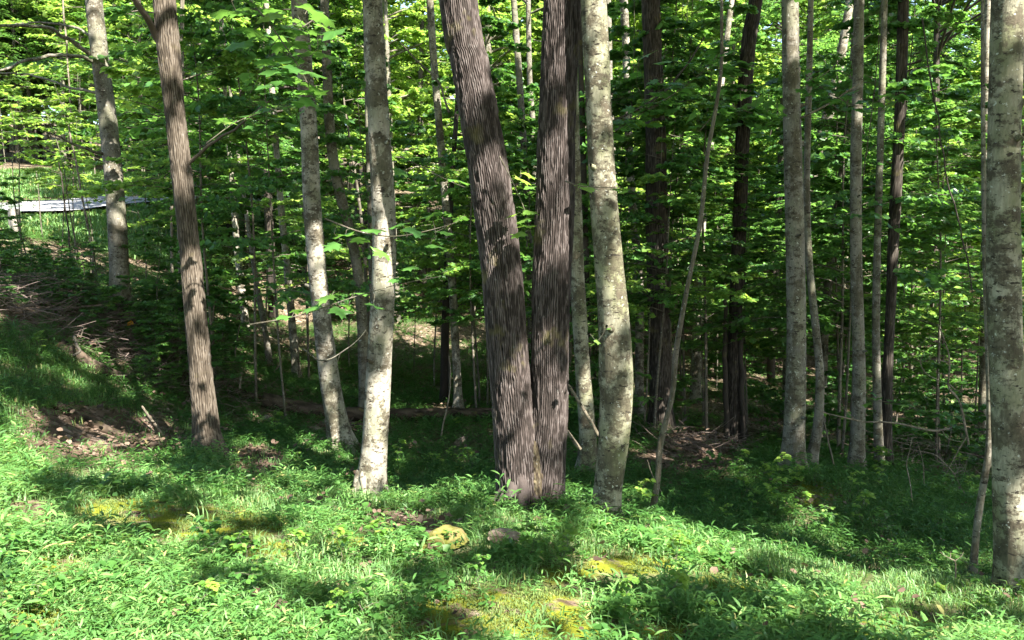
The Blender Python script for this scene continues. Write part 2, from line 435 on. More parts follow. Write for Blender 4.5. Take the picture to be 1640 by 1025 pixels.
# ------------------------------------------------------------------ ground cover regions, in photo terms
LITTER = [(160, 700, 120, 38), (110, 668, 90, 14), (410, 742, 40, 24), (1095, 742, 70, 18), (1130, 712, 60, 18), (1400, 900, 30, 9),
          (640, 835, 60, 14), (700, 845, 40, 14), (45, 818, 40, 14), (560, 690, 60, 12), (840, 730, 40, 12), (20, 505, 40, 14), (1290, 800, 40, 16)]
MOSS = [(330, 838, 120, 22), (200, 815, 70, 16), (420, 880, 60, 14), (810, 975, 130, 28), (905, 920, 45, 14), (1010, 905, 70, 14), (700, 1010, 70, 16), (1180, 935, 70, 14),
        (1440, 1005, 80, 16), (1060, 1015, 60, 12), (560, 870, 50, 9), (100, 905, 60, 12), (60, 990, 60, 14), (1290, 790, 50, 20), (900, 1012, 90, 14)]
def region(px, py, lst):
    r = np.zeros(px.shape)
    for cx, cy_, rx, ry in lst:
        q = ((px - cx) / rx) ** 2 + ((py - cy_) / ry) ** 2
        r = np.maximum(r, np.clip(1.9 - q, 0, 1))
    return r

# ground sheet with spacing that grows away from the viewer
def axis_coords(lo, hi, c, fine, grow):
    r = [c]; s = fine
    while r[-1] < hi: r.append(r[-1] + s); s = fine * (1 + ((r[-1] - c) / grow) ** 1.6)
    l = [c]; s = fine
    while l[-1] > lo: l.append(l[-1] - s); s = fine * (1 + ((c - l[-1]) / grow) ** 1.6)
    return np.array(l[::-1][:-1] + r)
gx = axis_coords(-260, 260, 0, .07, 4.5); gy = axis_coords(-120, 380, 5, .06, 4.0)
GX, GY = np.meshgrid(gx, gy)
GZ = H(GX, GY)
gV = np.stack([GX, GY, GZ], -1).reshape(-1, 3)
gi = np.arange(len(gV)).reshape(GX.shape)
gF = np.stack([gi[:-1, :-1], gi[:-1, 1:], gi[1:, 1:], gi[1:, :-1]], -1).reshape(-1, 4)
gpx, gpy = project(gV)
front = (gV[:, 1] > 1.0) & (gV[:, 1] < 20)
g_moss = region(gpx, gpy, MOSS) * front
g_lit = region(gpx, gpy, LITTER) * front
rd = road_dist(gV[:, 0], gV[:, 1])
g_green = np.clip(1 - g_moss - g_lit, 0, 1) * np.clip(.5 - .1 * (gV[:, 1] - 6), .10, .5)
g_green = np.where((rd < 6) & (gV[:, 0] < 0), 0.95, g_green)
ground_o = obj('ground', mesh_np('ground', gV, [gF], {'moss': g_moss, 'green': g_green}, ground_mat(), True))
tag(ground_o, 'forest floor of leaf litter, soil and moss sloping into a shallow gully', None, kind='structure')

# road
rc = smooth_path(np.c_[ROADC, np.zeros(len(ROADC))], 10)[:, :2]
tn = np.gradient(rc, axis=0); tn /= np.linalg.norm(tn, axis=1, keepdims=True); nn = np.c_[-tn[:, 1], tn[:, 0]]
off = np.linspace(-1.7, 1.7, 7)
rp = rc[:, None] + nn[:, None] * off[None, :, None]
rz = H(rp[..., 0], rp[..., 1]); rz = rz.mean(1, keepdims=True) * .5 + rz * .5 + .07
rV = np.concatenate([rp, rz[..., None]], -1).reshape(-1, 3); ri = np.arange(len(rV)).reshape(len(rc), 7)
rF = np.stack([ri[:-1, :-1], ri[1:, :-1], ri[1:, 1:], ri[:-1, 1:]], -1).reshape(-1, 4)
tag(obj('road', mesh_np('road', rV, [rF], mat=simple_mat('road_asphalt', (.16, .16, .165), (.26, .26, .265), 60, .9, .3, .004), smooth=True)),
    'pale grey paved lane curving past the woods at far left', None, kind='structure')

# ------------------------------------------------------------------ gaps cut in the canopy to put sun on chosen parts of the place
LM = [[3,2,1,0,0,0,1,0,1,2,0,0,0,0,0,0,0,0,0,0,0],
      [3,6,7,2,1,1,7,5,0,0,0,0,0,0,0,0,0,0,0,0,0],
      [2,2,2,2,1,1,4,3,0,0,0,0,0,0,0,0,0,0,0,0,0],
      [6,7,4,3,1,1,0,1,0,1,0,0,0,2,1,0,0,0,0,0,0],
      [9,9,8,7,2,4,3,2,0,1,1,0,0,6,7,3,2,1,0,0,0],
      [7,6,6,5,4,5,7,4,3,3,7,3,2,0,1,5,3,0,1,0,0],
      [3,4,5,4,5,5,5,4,4,5,8,8,8,5,1,2,6,1,0,0,0],
      [2,3,4,4,4,4,5,6,8,8,6,6,6,9,9,6,3,4,2,1,1],
      [5,4,3,2,3,4,4,7,6,4,5,7,7,6,6,8,8,8,7,6,6],
      [9,8,6,5,4,5,4,3,4,3,4,4,4,4,4,5,5,6,6,5,5],
      [9,9,9,7,6,7,6,4,4,4,4,4,3,3,4,4,4,4,5,5,5]]
LM = np.array(LM, float) / 9
# sunlit places on trunks: px, py, depth, half width, half height (px)
TP = [(762, 80, 6, 16, 36), (790, 370, 6, 30, 62), (815, 600, 6, 24, 44), (822, 740, 6, 32, 50), (900, 50, 6, 28, 66), (898, 345, 6, 20, 58), (880, 745, 6, 28, 60), (856, 740, 6, 24, 50),
      (990, 400, 5.8, 18, 95), (998, 650, 5.8, 14, 52), (962, 110, 5.8, 12, 20), (955, 250, 5.8, 10, 30),
      (598, 32, 6.8, 8, 12), (612, 245, 6.8, 20, 28), (620, 390, 6.8, 18, 70), (614, 300, 6.8, 18, 30), (610, 600, 6.8, 15, 16), (600, 668, 6.8, 20, 20), (607, 758, 6.8, 14, 22),
      (510, 420, 9, 16, 48), (525, 580, 9, 12, 18), (540, 672, 9, 16, 28), (1628, 835, 4.9, 18, 40), (1270, 40, 8.5, 14, 45), (1172, 540, 12, 14, 30), (1172, 640, 12, 12, 50),
      (1062, 430, 11, 10, 14), (1060, 655, 11, 12, 12), (735, 625, 13, 8, 30), (475, 580, 15, 8, 24), (165, 60, 11.5, 16, 60), (178, 260, 11.5, 15, 60), (190, 340, 11.5, 14, 30),
      (272, 60, 7.5, 18, 50), (290, 260, 7.5, 16, 50), (310, 480, 7.5, 16, 60), (328, 650, 7.5, 20, 60), (1413, 700, 10, 8, 30), (1425, 560, 10, 8, 20), (1583, 640, 5.6, 6, 40),
      (1070, 640, 7, 8, 60), (1055, 720, 7, 8, 40), (930, 640, 8.6, 10, 40), (400, 470, 18, 14, 50), (1440, 110, 10, 10, 40), (1025, 400, 14, 8, 70), (1312, 240, 16, 18, 60),
      (640, 300, 5, 60, 30), (690, 440, 5, 40, 25), (840, 320, 4.8, 25, 30), (985, 305, 5, 20, 8), (600, 430, 5, 30, 20)]
e1 = np.cross(S, [0, 0, 1.0]); e1 /= np.linalg.norm(e1); e2 = np.cross(S, e1)
TPW = []
for px, py, Y, rx, ry in TP:
    c = at(px, py, Y)
    # elongated patch: sample points on it
    for k in np.linspace(-1, 1, max(1, int(ry / max(rx, 6))) * 2 + 1):
        q = at(px, py + k * max(ry - rx, 0), Y)
        TPW.append([q @ e1, q @ e2, rx / FPX * Y])
TPW = np.array(TPW)

def sunlit(P):
    """True where the line from P down-sun ends on a place that is sunny in the photo"""
    G = P.copy()
    for _ in range(3):
        h = H(G[:, 0], G[:, 1]); t = (P[:, 2] - h) / S[2]; G = P - S * t[:, None]
    px, py = project(G)
    cx = np.clip(px / 80, 0, 19.999); cyy = np.clip((py - 525) / 50, 0, 9.999)
    ix, iy = cx.astype(int), cyy.astype(int); fx, fy = cx - ix, cyy - iy
    v = (LM[iy, ix] * (1 - fx) + LM[iy, ix + 1] * fx) * (1 - fy) + (LM[iy + 1, ix] * (1 - fx) + LM[iy + 1, ix + 1] * fx) * fy
    inframe = (px > -60) & (px < 1700) & (py > 500) & (G[:, 1] > 2) & (G[:, 1] < 12)
    near = (G[:, 1] < 12)
    v = np.where((py > 780) & inframe & ~((px > 950) & (py < 850 + (px - 1100) * .22)), v * .65 + np.where(px < 620, .47, .40), v)
    v = np.where(inframe, v, np.where(near, .38, np.where(G[:, 1] < 12.5, .38, np.where(G[:, 1] < 18, .50, 1.2))))
    v = np.where((road_dist(G[:, 0], G[:, 1]) < 9) & (G[:, 0] < 0), 1.3, v)
    n = .28 * fbm(G[:, 0] * 1.3, G[:, 1] * 1.3, o=2) + .85 * fbm(G[:, 0] * 4.2 + 9, G[:, 1] * 4.2, o=2)
    lit = v + n * np.clip(.45 + v, .3, 1) > .50
    u = np.c_[P @ e1, P @ e2]
    for i in range(0, len(u), 20000):
        d = np.hypot(u[i:i + 20000, None, 0] - TRW[None, :, 0], u[i:i + 20000, None, 1] - TRW[None, :, 1])
        lit[i:i + 20000] &= ~(d < TRW[None, :, 2] + .03).any(1)
    for i in range(0, len(u), 20000):
        d = np.hypot(u[i:i + 20000, None, 0] - TPW[None, :, 0], u[i:i + 20000, None, 1] - TPW[None, :, 1])
        lit[i:i + 20000] |= (d < TPW[None, :, 2] + .14).any(1) & (vnoise(u[i:i + 20000, 0] * 9, u[i:i + 20000, 1] * 9) > -.70)
    return lit

# ------------------------------------------------------------------ named trees
def trunk_mesh(name, path, base, mat, nseg=28, furrow=0.0, fs=26, zs=.12, vis_step=.06, seed=0, flare=.5, bump=.02, roots=5):
    """path rows: x,y,z,r world (bottom to top)"""
    sp = smooth_path(path, 14)
    # resample by height: fine within view, coarse above
    z = sp[:, 2]
    zz = [z[0]]
    while zz[-1] < z[-1] - 1e-3:
        zz.append(zz[-1] + (vis_step if zz[-1] < 5.0 else .4))
    zz = np.array(zz)
    o = np.argsort(z); P = np.stack([np.interp(zz, z[o], sp[o, k]) for k in range(4)], 1); P[:, 2] = zz
    th = np.arange(nseg) * 2 * math.pi / nseg
    ct, st = np.cos(th), np.sin(th)
    r = P[:, 3:4] * np.ones((1, nseg))
    gz = base[2]
    hg = np.clip((P[:, 2:3] - gz), -1, 99)
    r = r * (1 + flare * 1.5 * np.exp(-np.maximum(hg, 0) / .16) * (.55 + .45 * np.cos(roots * th + seed + .6 * np.sin(2 * th + seed))[None]))
    X0 = P[:, 0:1] + r * ct; Y0 = P[:, 1:2] + r * st; Z0 = P[:, 2:3] * np.ones_like(r)
    lump = fbm(X0 * 5 + seed * 9, Y0 * 5, Z0 * 2.2, o=3)
    r = r * (1 + bump * 3 * lump)
    a = .5 + .5 * lump
    if furrow > 0:
        rr = P[:, 3:4].mean()
        wx = .025 * vnoise(X0 * 9, Y0 * 9, Z0 * 5)
        nr = max(8, round(2 * math.pi * rr / fs))
        warp = .62 * vnoise(X0 * 17 + seed * 5, Y0 * 17, Z0 * 4) + .50 * vnoise(X0 * 46, Y0 * 46 + seed, Z0 * 13) + .35 * vnoise(X0 * 90, Y0 * 90 + seed, Z0 * 40)
        h1_ = np.abs(np.sin(nr * .5 * th[None] + warp * 2.1))
        brk = np.clip(2.2 * vnoise(X0 * 50 + 4, Y0 * 50, Z0 * 15 + seed) + .7 + .5 * vnoise(X0 * 14, Y0 * 14 + 5, Z0 * 5), 0, 1)
        hgt = np.clip(h1_ * 1.35 - .12, 0, 1) ** .8 * (.45 + .55 * brk)
        r = r + furrow * (hgt - .6) * (1 + .5 * vnoise(X0 * 20, Y0 * 20, Z0 * 4))
        a = np.clip(hgt * (.80 + .30 * vnoise(X0 * 70, Y0 * 70, Z0 * 26)), 0, 1)
    V = np.stack([P[:, 0:1] + r * ct, P[:, 1:2] + r * st, Z0], -1) - np.asarray(base)
    K = len(P); idx = np.arange(K * nseg).reshape(K, nseg); nx = np.roll(idx, -1, 1)
    F = np.stack([idx[:-1], nx[:-1], nx[1:], idx[1:]], -1).reshape(-1, 4)
    return mesh_np(name, V.reshape(-1, 3), [F], {'v': a.ravel()}, mat, True)

def px_path(pts, Y, top=12.5, dY=0.0, wk=1.0):
    """pts: (px, py, width px) from top to bottom; extends down into the soil and up to the canopy"""
    W = []
    n = len(pts)
    for i, (x, y, w) in enumerate(pts[::-1]):
        yy = Y + dY * i / max(n - 1, 1)
        p = at(x, y, yy); W.append([*p, w / 2 * yy / FPX * wk])
    W = np.array(W)
    if top and W[-1, 2] < top:
        d = (W[-1] - W[-2]); d = d / max(d[2], .05); d[:2] = np.clip(d[:2], -.12, .12)
        r0 = W[-1, 3]
        for k in (.33, .66, 1):
            q = W[-1].copy() if k == .33 else base_q.copy()
            if k == .33: base_q = W[-1].copy()
            dz = (top - base_q[2]) * k
            q = np.array([base_q[0] + d[0] * dz * (1 - .3 * k), base_q[1] + d[1] * dz * (1 - .3 * k), base_q[2] + dz, r0 * (1 - .75 * k)])
            W = np.vstack([W, q])
    gz = h1(W[0, 0], W[0, 1])
    b = W[0].copy(); b[2] = min(gz, W[0, 2]) - .35; b[3] *= 1.05
    if W[0, 2] - gz > .08:
        g = W[0].copy(); g[2] = gz + .02
        W = np.vstack([g, W])
    W = np.vstack([b, W])
    return W, np.array([W[0, 0], W[0, 1], gz])

TREES = []  # (root, base, top position, radius) for crowns
def limb(root, base, pts, r0, r1, mat, name='limb', n=8):
    P = smooth_path(np.asarray(pts), 8); R = np.linspace(r0, r1, len(P))
    P = P + np.stack([.01 * vnoise(P[:, 0] * 7, P[:, 1] * 7, P[:, 2] * 7 + k * 9) for k in range(3)], 1) * (1 + 40 * r0)
    V, F = tubes((P - np.asarray(base))[None], R[None], n)
    return obj(name, mesh_np(name, V, [F], {'v': np.full(len(V), .6)}, mat, True), root)

def tree(name, pts, Y, mat, label, top=12.5, crown=2.6, furrow=0, nseg=28, group=None, dY=0, **kw):
    W, base = px_path(pts, Y, top, dY, .93)
    root = empty(name, base, label, 'tree' if top and top > 6 else 'sapling', group)
    obj('trunk', trunk_mesh('trunk', W, base, mat, nseg=nseg, furrow=furrow, seed=len(TREES) * 1.7, **kw), root)
    TREES.append(dict(root=root, base=base, W=W, crown=crown, mat=mat, top=top))
    return root, base, W

r, b, W = tree('hardwood_tree', [(150, 0, 26), (160, 90, 27), (170, 170, 28), (180, 260, 29), (187, 350, 30), (191, 430, 31), (193, 498, 33)], 11.5, M_GREY,
     'pale grey blotchy tree at far left, standing between the lane and the brush pile', crown=3)
for q, rr in (([(148, 92, 0), (120, 70, -.3), (75, 46, -.7), (0, 40, -1.2), (-60, 45, -1.6)], .035), ([(150, 60, 0), (115, 42, .2), (60, 36, .3), (-20, 44, .4)], .022),
          ([(158, 100, 0), (110, 88, -.4), (50, 95, -.8), (0, 112, -1.2), (-50, 115, -1.4)], .03), ([(168, 150, 0), (115, 140, .2), (60, 122, .4), (0, 116, .5)], .024),
          ([(176, 250, 0), (140, 238, -.3), (100, 222, -.6), (60, 205, -1)], .024)):
    limb(r, b, [at(x, y, 11.5 + d) for x, y, d in q], rr, rr * .35, M_GREY, 'branch')
r, b, W = tree('hardwood_tree', [(263, 0, 35), (270, 80, 36), (280, 180, 32), (290, 270, 33), (302, 380, 33), (313, 500, 36), (322, 600, 38), (331, 690, 44), (336, 732, 52)], 7.5, M_RIDGE,
     'slender brown tree with finely ridged bark, leaning left, rooted on the left grass edge', furrow=.008, nseg=170, vis_step=.015, fs=.022, crown=2.6, flare=.45)
limb(r, b, [at(264, 82, 7.5), at(248, 50, 7.4), at(228, 15, 7.2), at(195, -30, 7.0)], .04, .022, M_RIDGE, 'branch')
limb(r, b, [at(300, 262, 7.5), at(335, 235, 7.4), at(375, 205, 7.2), at(430, 165, 6.9)], .018, .008, M_RIDGE, 'branch')
tree('hardwood_tree', [(478, -10, 26), (486, 90, 27), (495, 210, 28), (500, 330, 30), (508, 430, 31), (518, 530, 32), (530, 620, 35), (541, 680, 38), (549, 718, 42)], 9.0, M_PALE,
     'pale blotchy tree leaning left, behind and left of the straight pale trunk near the centre', nseg=44, vis_step=.03)
tree('hardwood_tree', [(596, -10, 33), (601, 100, 34), (608, 220, 36), (614, 330, 40), (615, 430, 41), (610, 530, 42), (605, 630, 44), (600, 710, 46), (594, 785, 50)], 6.8, M_PALE,
     'straight pale trunk with brown lichen blotches, left of the twin dark trunks', nseg=56, vis_step=.025, flare=.25)
# twin oak
Wl, base5 = px_path([(733, -10, 62), (752, 100, 63), (770, 200, 66), (788, 310, 68), (803, 430, 68), (812, 540, 68), (819, 630, 70), (826, 710, 74), (834, 795, 80)], 6.0, 13, wk=.94)
Wr, _ = px_path([(901, -10, 58), (896, 100, 58), (891, 220, 60), (889, 330, 62), (884, 440, 62), (881, 540, 62), (880, 630, 62), (876, 710, 64), (866, 795, 76)], 6.04, 13, wk=.98)
root5 = empty('oak_tree', base5, 'big oak with two dark deeply furrowed trunks splitting from one base at the centre', 'tree')
obj('trunk', trunk_mesh('trunk', Wl, base5, M_OAK, nseg=320, furrow=.012, fs=.0165, vis_step=.012, seed=3, flare=.16, bump=.008), root5)['label'] = 'left leaning trunk'
obj('trunk', trunk_mesh('trunk', Wr, base5, M_OAK, nseg=320, furrow=.012, fs=.0165, vis_step=.012, seed=8, flare=.16, bump=.008), root5)['label'] = 'right upright trunk'
TREES.append(dict(root=root5, base=base5, W=Wl, crown=3.0, mat=M_OAK, top=13)); TREES.append(dict(root=root5, base=base5, W=Wr, crown=3.0, mat=M_OAK, top=13))
# mossy burl where the stems meet
th = np.linspace(0, 2 * math.pi, 90, endpoint=False); zz = np.linspace(-.25, .58, 110)
TH, ZZ = np.meshgrid(th, zz)
cb = at(856, 795, 5.91)
prof = np.clip(1 - ((ZZ + .25) / .84) ** 1.5, .0, 1) ** .8
rb = .115 * prof * (1 + .30 * fbm(np.cos(TH) * 2.2 + 3, np.sin(TH) * 2.2, ZZ * 7, o=3)) + .030 * prof * np.clip(2.2 * np.abs(vnoise(np.cos(TH) * 5, np.sin(TH) * 5, ZZ * 20) + .5 * vnoise(np.cos(TH) * 11, np.sin(TH) * 11, ZZ * 45)), 0, 1)
bV = np.stack([cb[0] + rb * np.cos(TH), cb[1] + rb * .7 * np.sin(TH), base5[2] + ZZ + .02], -1) - base5
bi = np.arange(bV[..., 0].size).reshape(TH.shape); bn = np.roll(bi, -1, 1)
bF = np.stack([bi[:-1], bn[:-1], bn[1:], bi[1:]], -1).reshape(-1, 4)
M_BURL = bark_furrow('mossy_burl_bark', (.012, .009, .006), (.065, .05, .032), (.14, .115, .07), moss=.9)
obj('burl', mesh_np('burl', bV.reshape(-1, 3), [bF], {'v': np.clip(.5 + .9 * fbm(np.cos(TH) * 6, np.sin(TH) * 6, ZZ * 22, o=2), 0, 1).ravel()}, M_BURL, True), root5)['label'] = 'knobbly mossy old bark between the trunks'

tree('hardwood_tree', [(950, -10, 42), (955, 90, 43), (960, 200, 45), (966, 310, 47), (974, 410, 50), (982, 500, 54), (986, 580, 58), (987, 640, 58), (982, 710, 54), (974, 780, 50), (972, 815, 52)], 5.8, M_PALE2,
     'thick pale mossy trunk, bowed to the right, just right of the twin dark trunks', nseg=64, vis_step=.02, flare=.15)
tree('hardwood_tree', [(912, -10, 20), (916, 150, 22), (920, 300, 24), (924, 430, 25), (929, 520, 26), (934, 600, 27), (940, 680, 29), (943, 757, 33)], 8.6, M_PALE2,
     'thinner pale mossy trunk squeezed between the twin dark trunks and the bowed pale one', nseg=36, vis_step=.04)
tree('hardwood_tree', [(930, 100, 9), (934, 250, 10), (938, 400, 11), (940, 600, 12)], 12, M_DARKB, 'thin dark brown pole tree seen in the slit left of the bowed pale trunk', top=9, crown=1.5, nseg=14)
tree('hardwood_tree', [(1042, -10, 29), (1046, 110, 31), (1050, 230, 34), (1052, 350, 37), (1054, 470, 37), (1057, 580, 36), (1060, 690, 40)], 11, M_DARKB,
     'thick dark trunk in shade, standing to the right of the bowed pale trunk', furrow=.012, nseg=130, vis_step=.03, fs=.026)
tree('hardwood_tree', [(998, -10, 14), (1003, 80, 13), (1006, 200, 13), (1012, 310, 14), (1020, 400, 14), (1024, 470, 15), (1024, 640, 16)], 14, M_PALE, 'slim white-barked tree between the bowed pale trunk and the thick dark trunk', nseg=20, crown=2)
tree('hardwood_tree', [(1156, -10, 5), (1154, 120, 6), (1133, 250, 7), (1121, 360, 8), (1101, 460, 8), (1083, 560, 10), (1077, 630, 9), (1058, 710, 11), (1053, 770, 11), (1042, 840, 12)], 7.0, M_TWIG,
     'thin crooked sapling leaning right, in front of the thick dark trunk', top=7, crown=1.0, nseg=14, flare=.2)
r, b, W = tree('hardwood_tree', [(1212, -10, 22), (1200, 60, 23), (1192, 160, 24), (1187, 280, 23), (1183, 400, 23), (1178, 500, 22), (1174, 620, 23), (1172, 720, 26)], 12, M_DARKB,
     'dark trunk rising from a clump of thin stems, right of the thick dark trunk', furrow=.010, nseg=90, vis_step=.04, fs=.03)
for xs in ([(1180, 400), (1188, 560), (1190, 722)], [(1160, 480), (1162, 600), (1164, 722)]):
    limb(r, b, [at(x, y, 11.9) for x, y in xs[::-1]], .05, .03, M_DARKB, 'side_stem')
tree('hardwood_tree', [(1265, -10, 27), (1267, 120, 28), (1270, 250, 30), (1273, 370, 31), (1275, 480, 32), (1275, 590, 33), (1272, 680, 36), (1269, 758, 42)], 8.5, M_GREY,
     'straight grey mottled trunk with a flared foot on the mound at right of centre', nseg=48, vis_step=.03, flare=.4)
tree('hardwood_tree', [(1296, 120, 10), (1292, 300, 11), (1296, 420, 12), (1306, 520, 13), (1313, 600, 14), (1310, 680, 16), (1298, 752, 20)], 8.9, M_GREY,
     'small curved stem hugging the right side of the straight grey mottled trunk', top=8, crown=1.2, nseg=18)
tree('hardwood_tree', [(1376, -10, 16), (1374, 120, 17), (1371, 250, 18), (1371, 400, 19), (1374, 520, 20), (1376, 620, 22), (1371, 757, 26)], 9.5, M_GREY,
     'slim grey tree, leftmost of the three that stand close together at right', nseg=32, vis_step=.04)
tree('hardwood_tree', [(1417, -10, 10), (1413, 130, 11), (1409, 260, 11), (1405, 400, 12), (1403, 550, 13), (1408, 757, 16)], 10, M_GREY,
     'thinnest and middle one of the three trees close together at right', nseg=20, vis_step=.05, crown=1.8)
tree('hardwood_tree', [(1447, -10, 17), (1444, 110, 17), (1439, 230, 17), (1432, 360, 18), (1427, 480, 16), (1421, 620, 16), (1420, 757, 19)], 10.2, M_DARKB,
     'dark slim tree, rightmost of the three close together at right', nseg=50, vis_step=.05, furrow=.005, fs=.025)
tree('hardwood_tree', [(1614, -10, 49), (1611, 110, 50), (1608, 230, 50), (1607, 350, 51), (1608, 460, 52), (1611, 570, 52), (1615, 680, 53), (1619, 790, 56), (1625, 940, 62)], 4.95, M_PALE2,
     'big pale trunk with black spots at the right edge of the picture', nseg=64, vis_step=.02, flare=.15)
r, b, W = tree('hardwood_tree', [(1577, 380, 8), (1579, 480, 8), (1583, 580, 9), (1584, 680, 9), (1581, 740, 11), (1569, 810, 12), (1562, 870, 11), (1557, 940, 12)], 5.6, M_GREY,
     'thin crooked grey sapling just left of the big spotted trunk at right', top=5, crown=.9, nseg=14)
limb(r, b, [at(1582, 745, 5.6), at(1600, 720, 5.6), at(1622, 700, 5.7)], .02, .012, M_GREY, 'branch')
tree('hardwood_tree', [(1368, 60, 9), (1358, 200, 11), (1345, 300, 12), (1333, 400, 13), (1322, 500, 14), (1316, 640, 16)], 13, M_GREY, 'slim pale tree leaning right, behind the gap left of the three close trees', top=9, crown=1.6, nseg=16)
tree('hardwood_tree', [(1335, 150, 18), (1318, 210, 19), (1300, 280, 19), (1285, 350, 20), (1268, 500, 22)], 16, M_PALE, 'sunlit leaning trunk half hidden behind the straight grey mottled one', top=9, crown=2, nseg=18, dY=-.4)
tree('hardwood_tree', [(430, 60, 9), (440, 200, 10), (450, 330, 11), (460, 430, 12), (468, 520, 13), (475, 604, 15)], 15, M_PALE, 'slim pale tree with a sunlit white foot, left of the leaning blotchy tree', nseg=20, crown=2)
tree('hardwood_tree', [(372, 300, 9), (380, 400, 11), (388, 470, 12), (397, 560, 12)], 18, M_PALE, 'white sunlit slim trunk in the shade left of the leaning blotchy tree', top=9, crown=2, nseg=18)
tree('hardwood_tree', [(400, 380, 7), (412, 460, 9), (425, 530, 10), (432, 590, 11)], 15.5, M_GREY, 'thin grey trunk, right of the white sunlit slim trunk at left', top=8, crown=1.6, nseg=14)
tree('hardwood_tree', [(522, 60, 15), (528, 200, 17), (540, 290, 18), (560, 370, 18), (575, 450, 18), (582, 560, 19), (584, 650, 20)], 11.5, M_GREY, 'grey curved trunk between the two pale blotchy trees left of centre', nseg=28)
tree('hardwood_tree', [(588, 150, 9), (592, 300, 10), (596, 450, 11), (604, 600, 12)], 13.5, M_GREY, 'thin grey trunk peeping out behind the straight pale trunk', top=9, crown=1.5, nseg=14)
tree('hardwood_tree', [(688, -10, 12), (695, 100, 12), (705, 220, 13), (715, 340, 13), (724, 450, 14), (730, 560, 14), (735, 656, 15)], 13, M_PALE, 'slim pale tree with a sunlit foot, left of the twin dark trunks', nseg=20)
tree('hardwood_tree', [(730, 200, 8), (722, 320, 9), (716, 450, 13), (712, 560, 14), (712, 660, 15)], 13.6, M_DARKB, 'dark slim trunk close behind the pale one with a sunlit foot', top=9, crown=1.6, nseg=14)
tree('hardwood_tree', [(822, -10, 10), (830, 100, 11), (838, 220, 11), (845, 330, 12), (850, 480, 13), (852, 600, 13)], 14, M_GREY, 'slim grey tree seen through the fork of the twin dark trunks', nseg=16)
tree('hardwood_tree', [(846, -10, 8), (848, 120, 9), (856, 260, 9), (860, 600, 10)], 17, M_GREY, 'thinnest trunk seen through the fork of the twin dark trunks', nseg=12, crown=1.8)
tree('hardwood_tree', [(975, 60, 11), (978, 200, 12), (1000, 600, 14)], 18, M_GREY, 'slim trunk far back, just right of the bowed pale trunk', nseg=14)
tree('hardwood_tree', [(1148, 180, 12), (1132, 260, 14), (1120, 420, 16), (1115, 600, 18)], 17, M_PALE, 'sunlit pale trunk leaning right, far back behind the crooked sapling', nseg=16)
tree('hardwood_tree', [(1500, 90, 10), (1498, 250, 11), (1496, 420, 12), (1496, 600, 14)], 22, M_DARKB, 'dark distant tree in the bright gap left of the big spotted trunk', nseg=14, top=14, crown=2.4)
tree('hardwood_tree', [(1583, -10, 10), (1580, 100, 11), (1578, 300, 12), (1575, 600, 13)], 15, M_PALE, 'slim pale tree showing just left of the big spotted trunk', nseg=14)

for name_y, hs in (((595, 6.8), (2.2, 3.1, 1.2)), ((549, 9.0), (1.9, 3.6)), ((972, 5.8), (1.5, 2.7)), ((1269, 8.5), (2.6, 4.0, .6)), ((1625, 4.95), (1.9, 2.9)), ((193, 11.5), (3.2, 4.4)), ((1371, 9.5), (1.5, 3.4))):
    bb = at(name_y[0], 700, name_y[1])
    t = min(TREES, key=lambda t: np.hypot(t['base'][0] - bb[0], t['base'][1] - bb[1])); W = t['W']
    for z in hs:
        zz_ = t['base'][2] + z; c = np.array([np.interp(zz_, W[:, 2], W[:, 0]), np.interp(zz_, W[:, 2], W[:, 1]), zz_]); r_ = np.interp(zz_, W[:, 2], W[:, 3])
        a_ = rng.uniform(-2.9, -.2); d_ = np.array([math.cos(a_), math.sin(a_), .35])
        limb(t['root'], t['base'], [c + d_ * r_ * .6, c + d_ * (r_ + .02), c + d_ * (r_ + rng.uniform(.03, .07))], r_ * .26, r_ * .13, t['mat'], 'branch_stub')

for (bx, bY), n_, L_ in (((336, 7.5), 5, .30), ((595, 6.8), 4, .18), ((549, 9.0), 4, .22), ((1269, 8.5), 5, .28), ((193, 11.5), 4, .3), ((1371, 9.5), 4, .25), ((835, 6.0), 5, .26), ((972, 5.8), 4, .18)):
    bb = at(bx, 700, bY); t = min(TREES, key=lambda t: np.hypot(t['base'][0] - bb[0], t['base'][1] - bb[1])); W = t['W']; b_ = t['base']
    r_ = np.interp(b_[2] + .1, W[:, 2], W[:, 3])
    for k in range(n_):
        a_ = -2.9 + 2.9 * (k + .5) / n_ + rng.normal(0, .12); d_ = np.array([math.cos(a_), math.sin(a_)]); pp = []
        for u, hh_ in ((.55, .20), (.95, .085), (1.35, .02)):
            q_ = b_[:2] + d_ * r_ * u; pp.append([*q_, h1(*q_) + hh_ * r_ / .12])
        q_ = b_[:2] + d_ * (r_ * 1.3 + L_ * rng.uniform(.6, 1)); pp.append([*q_, h1(*q_) - .05])
        limb(t['root'], b_, pp, r_ * .38, r_ * .10, t['mat'], 'root')

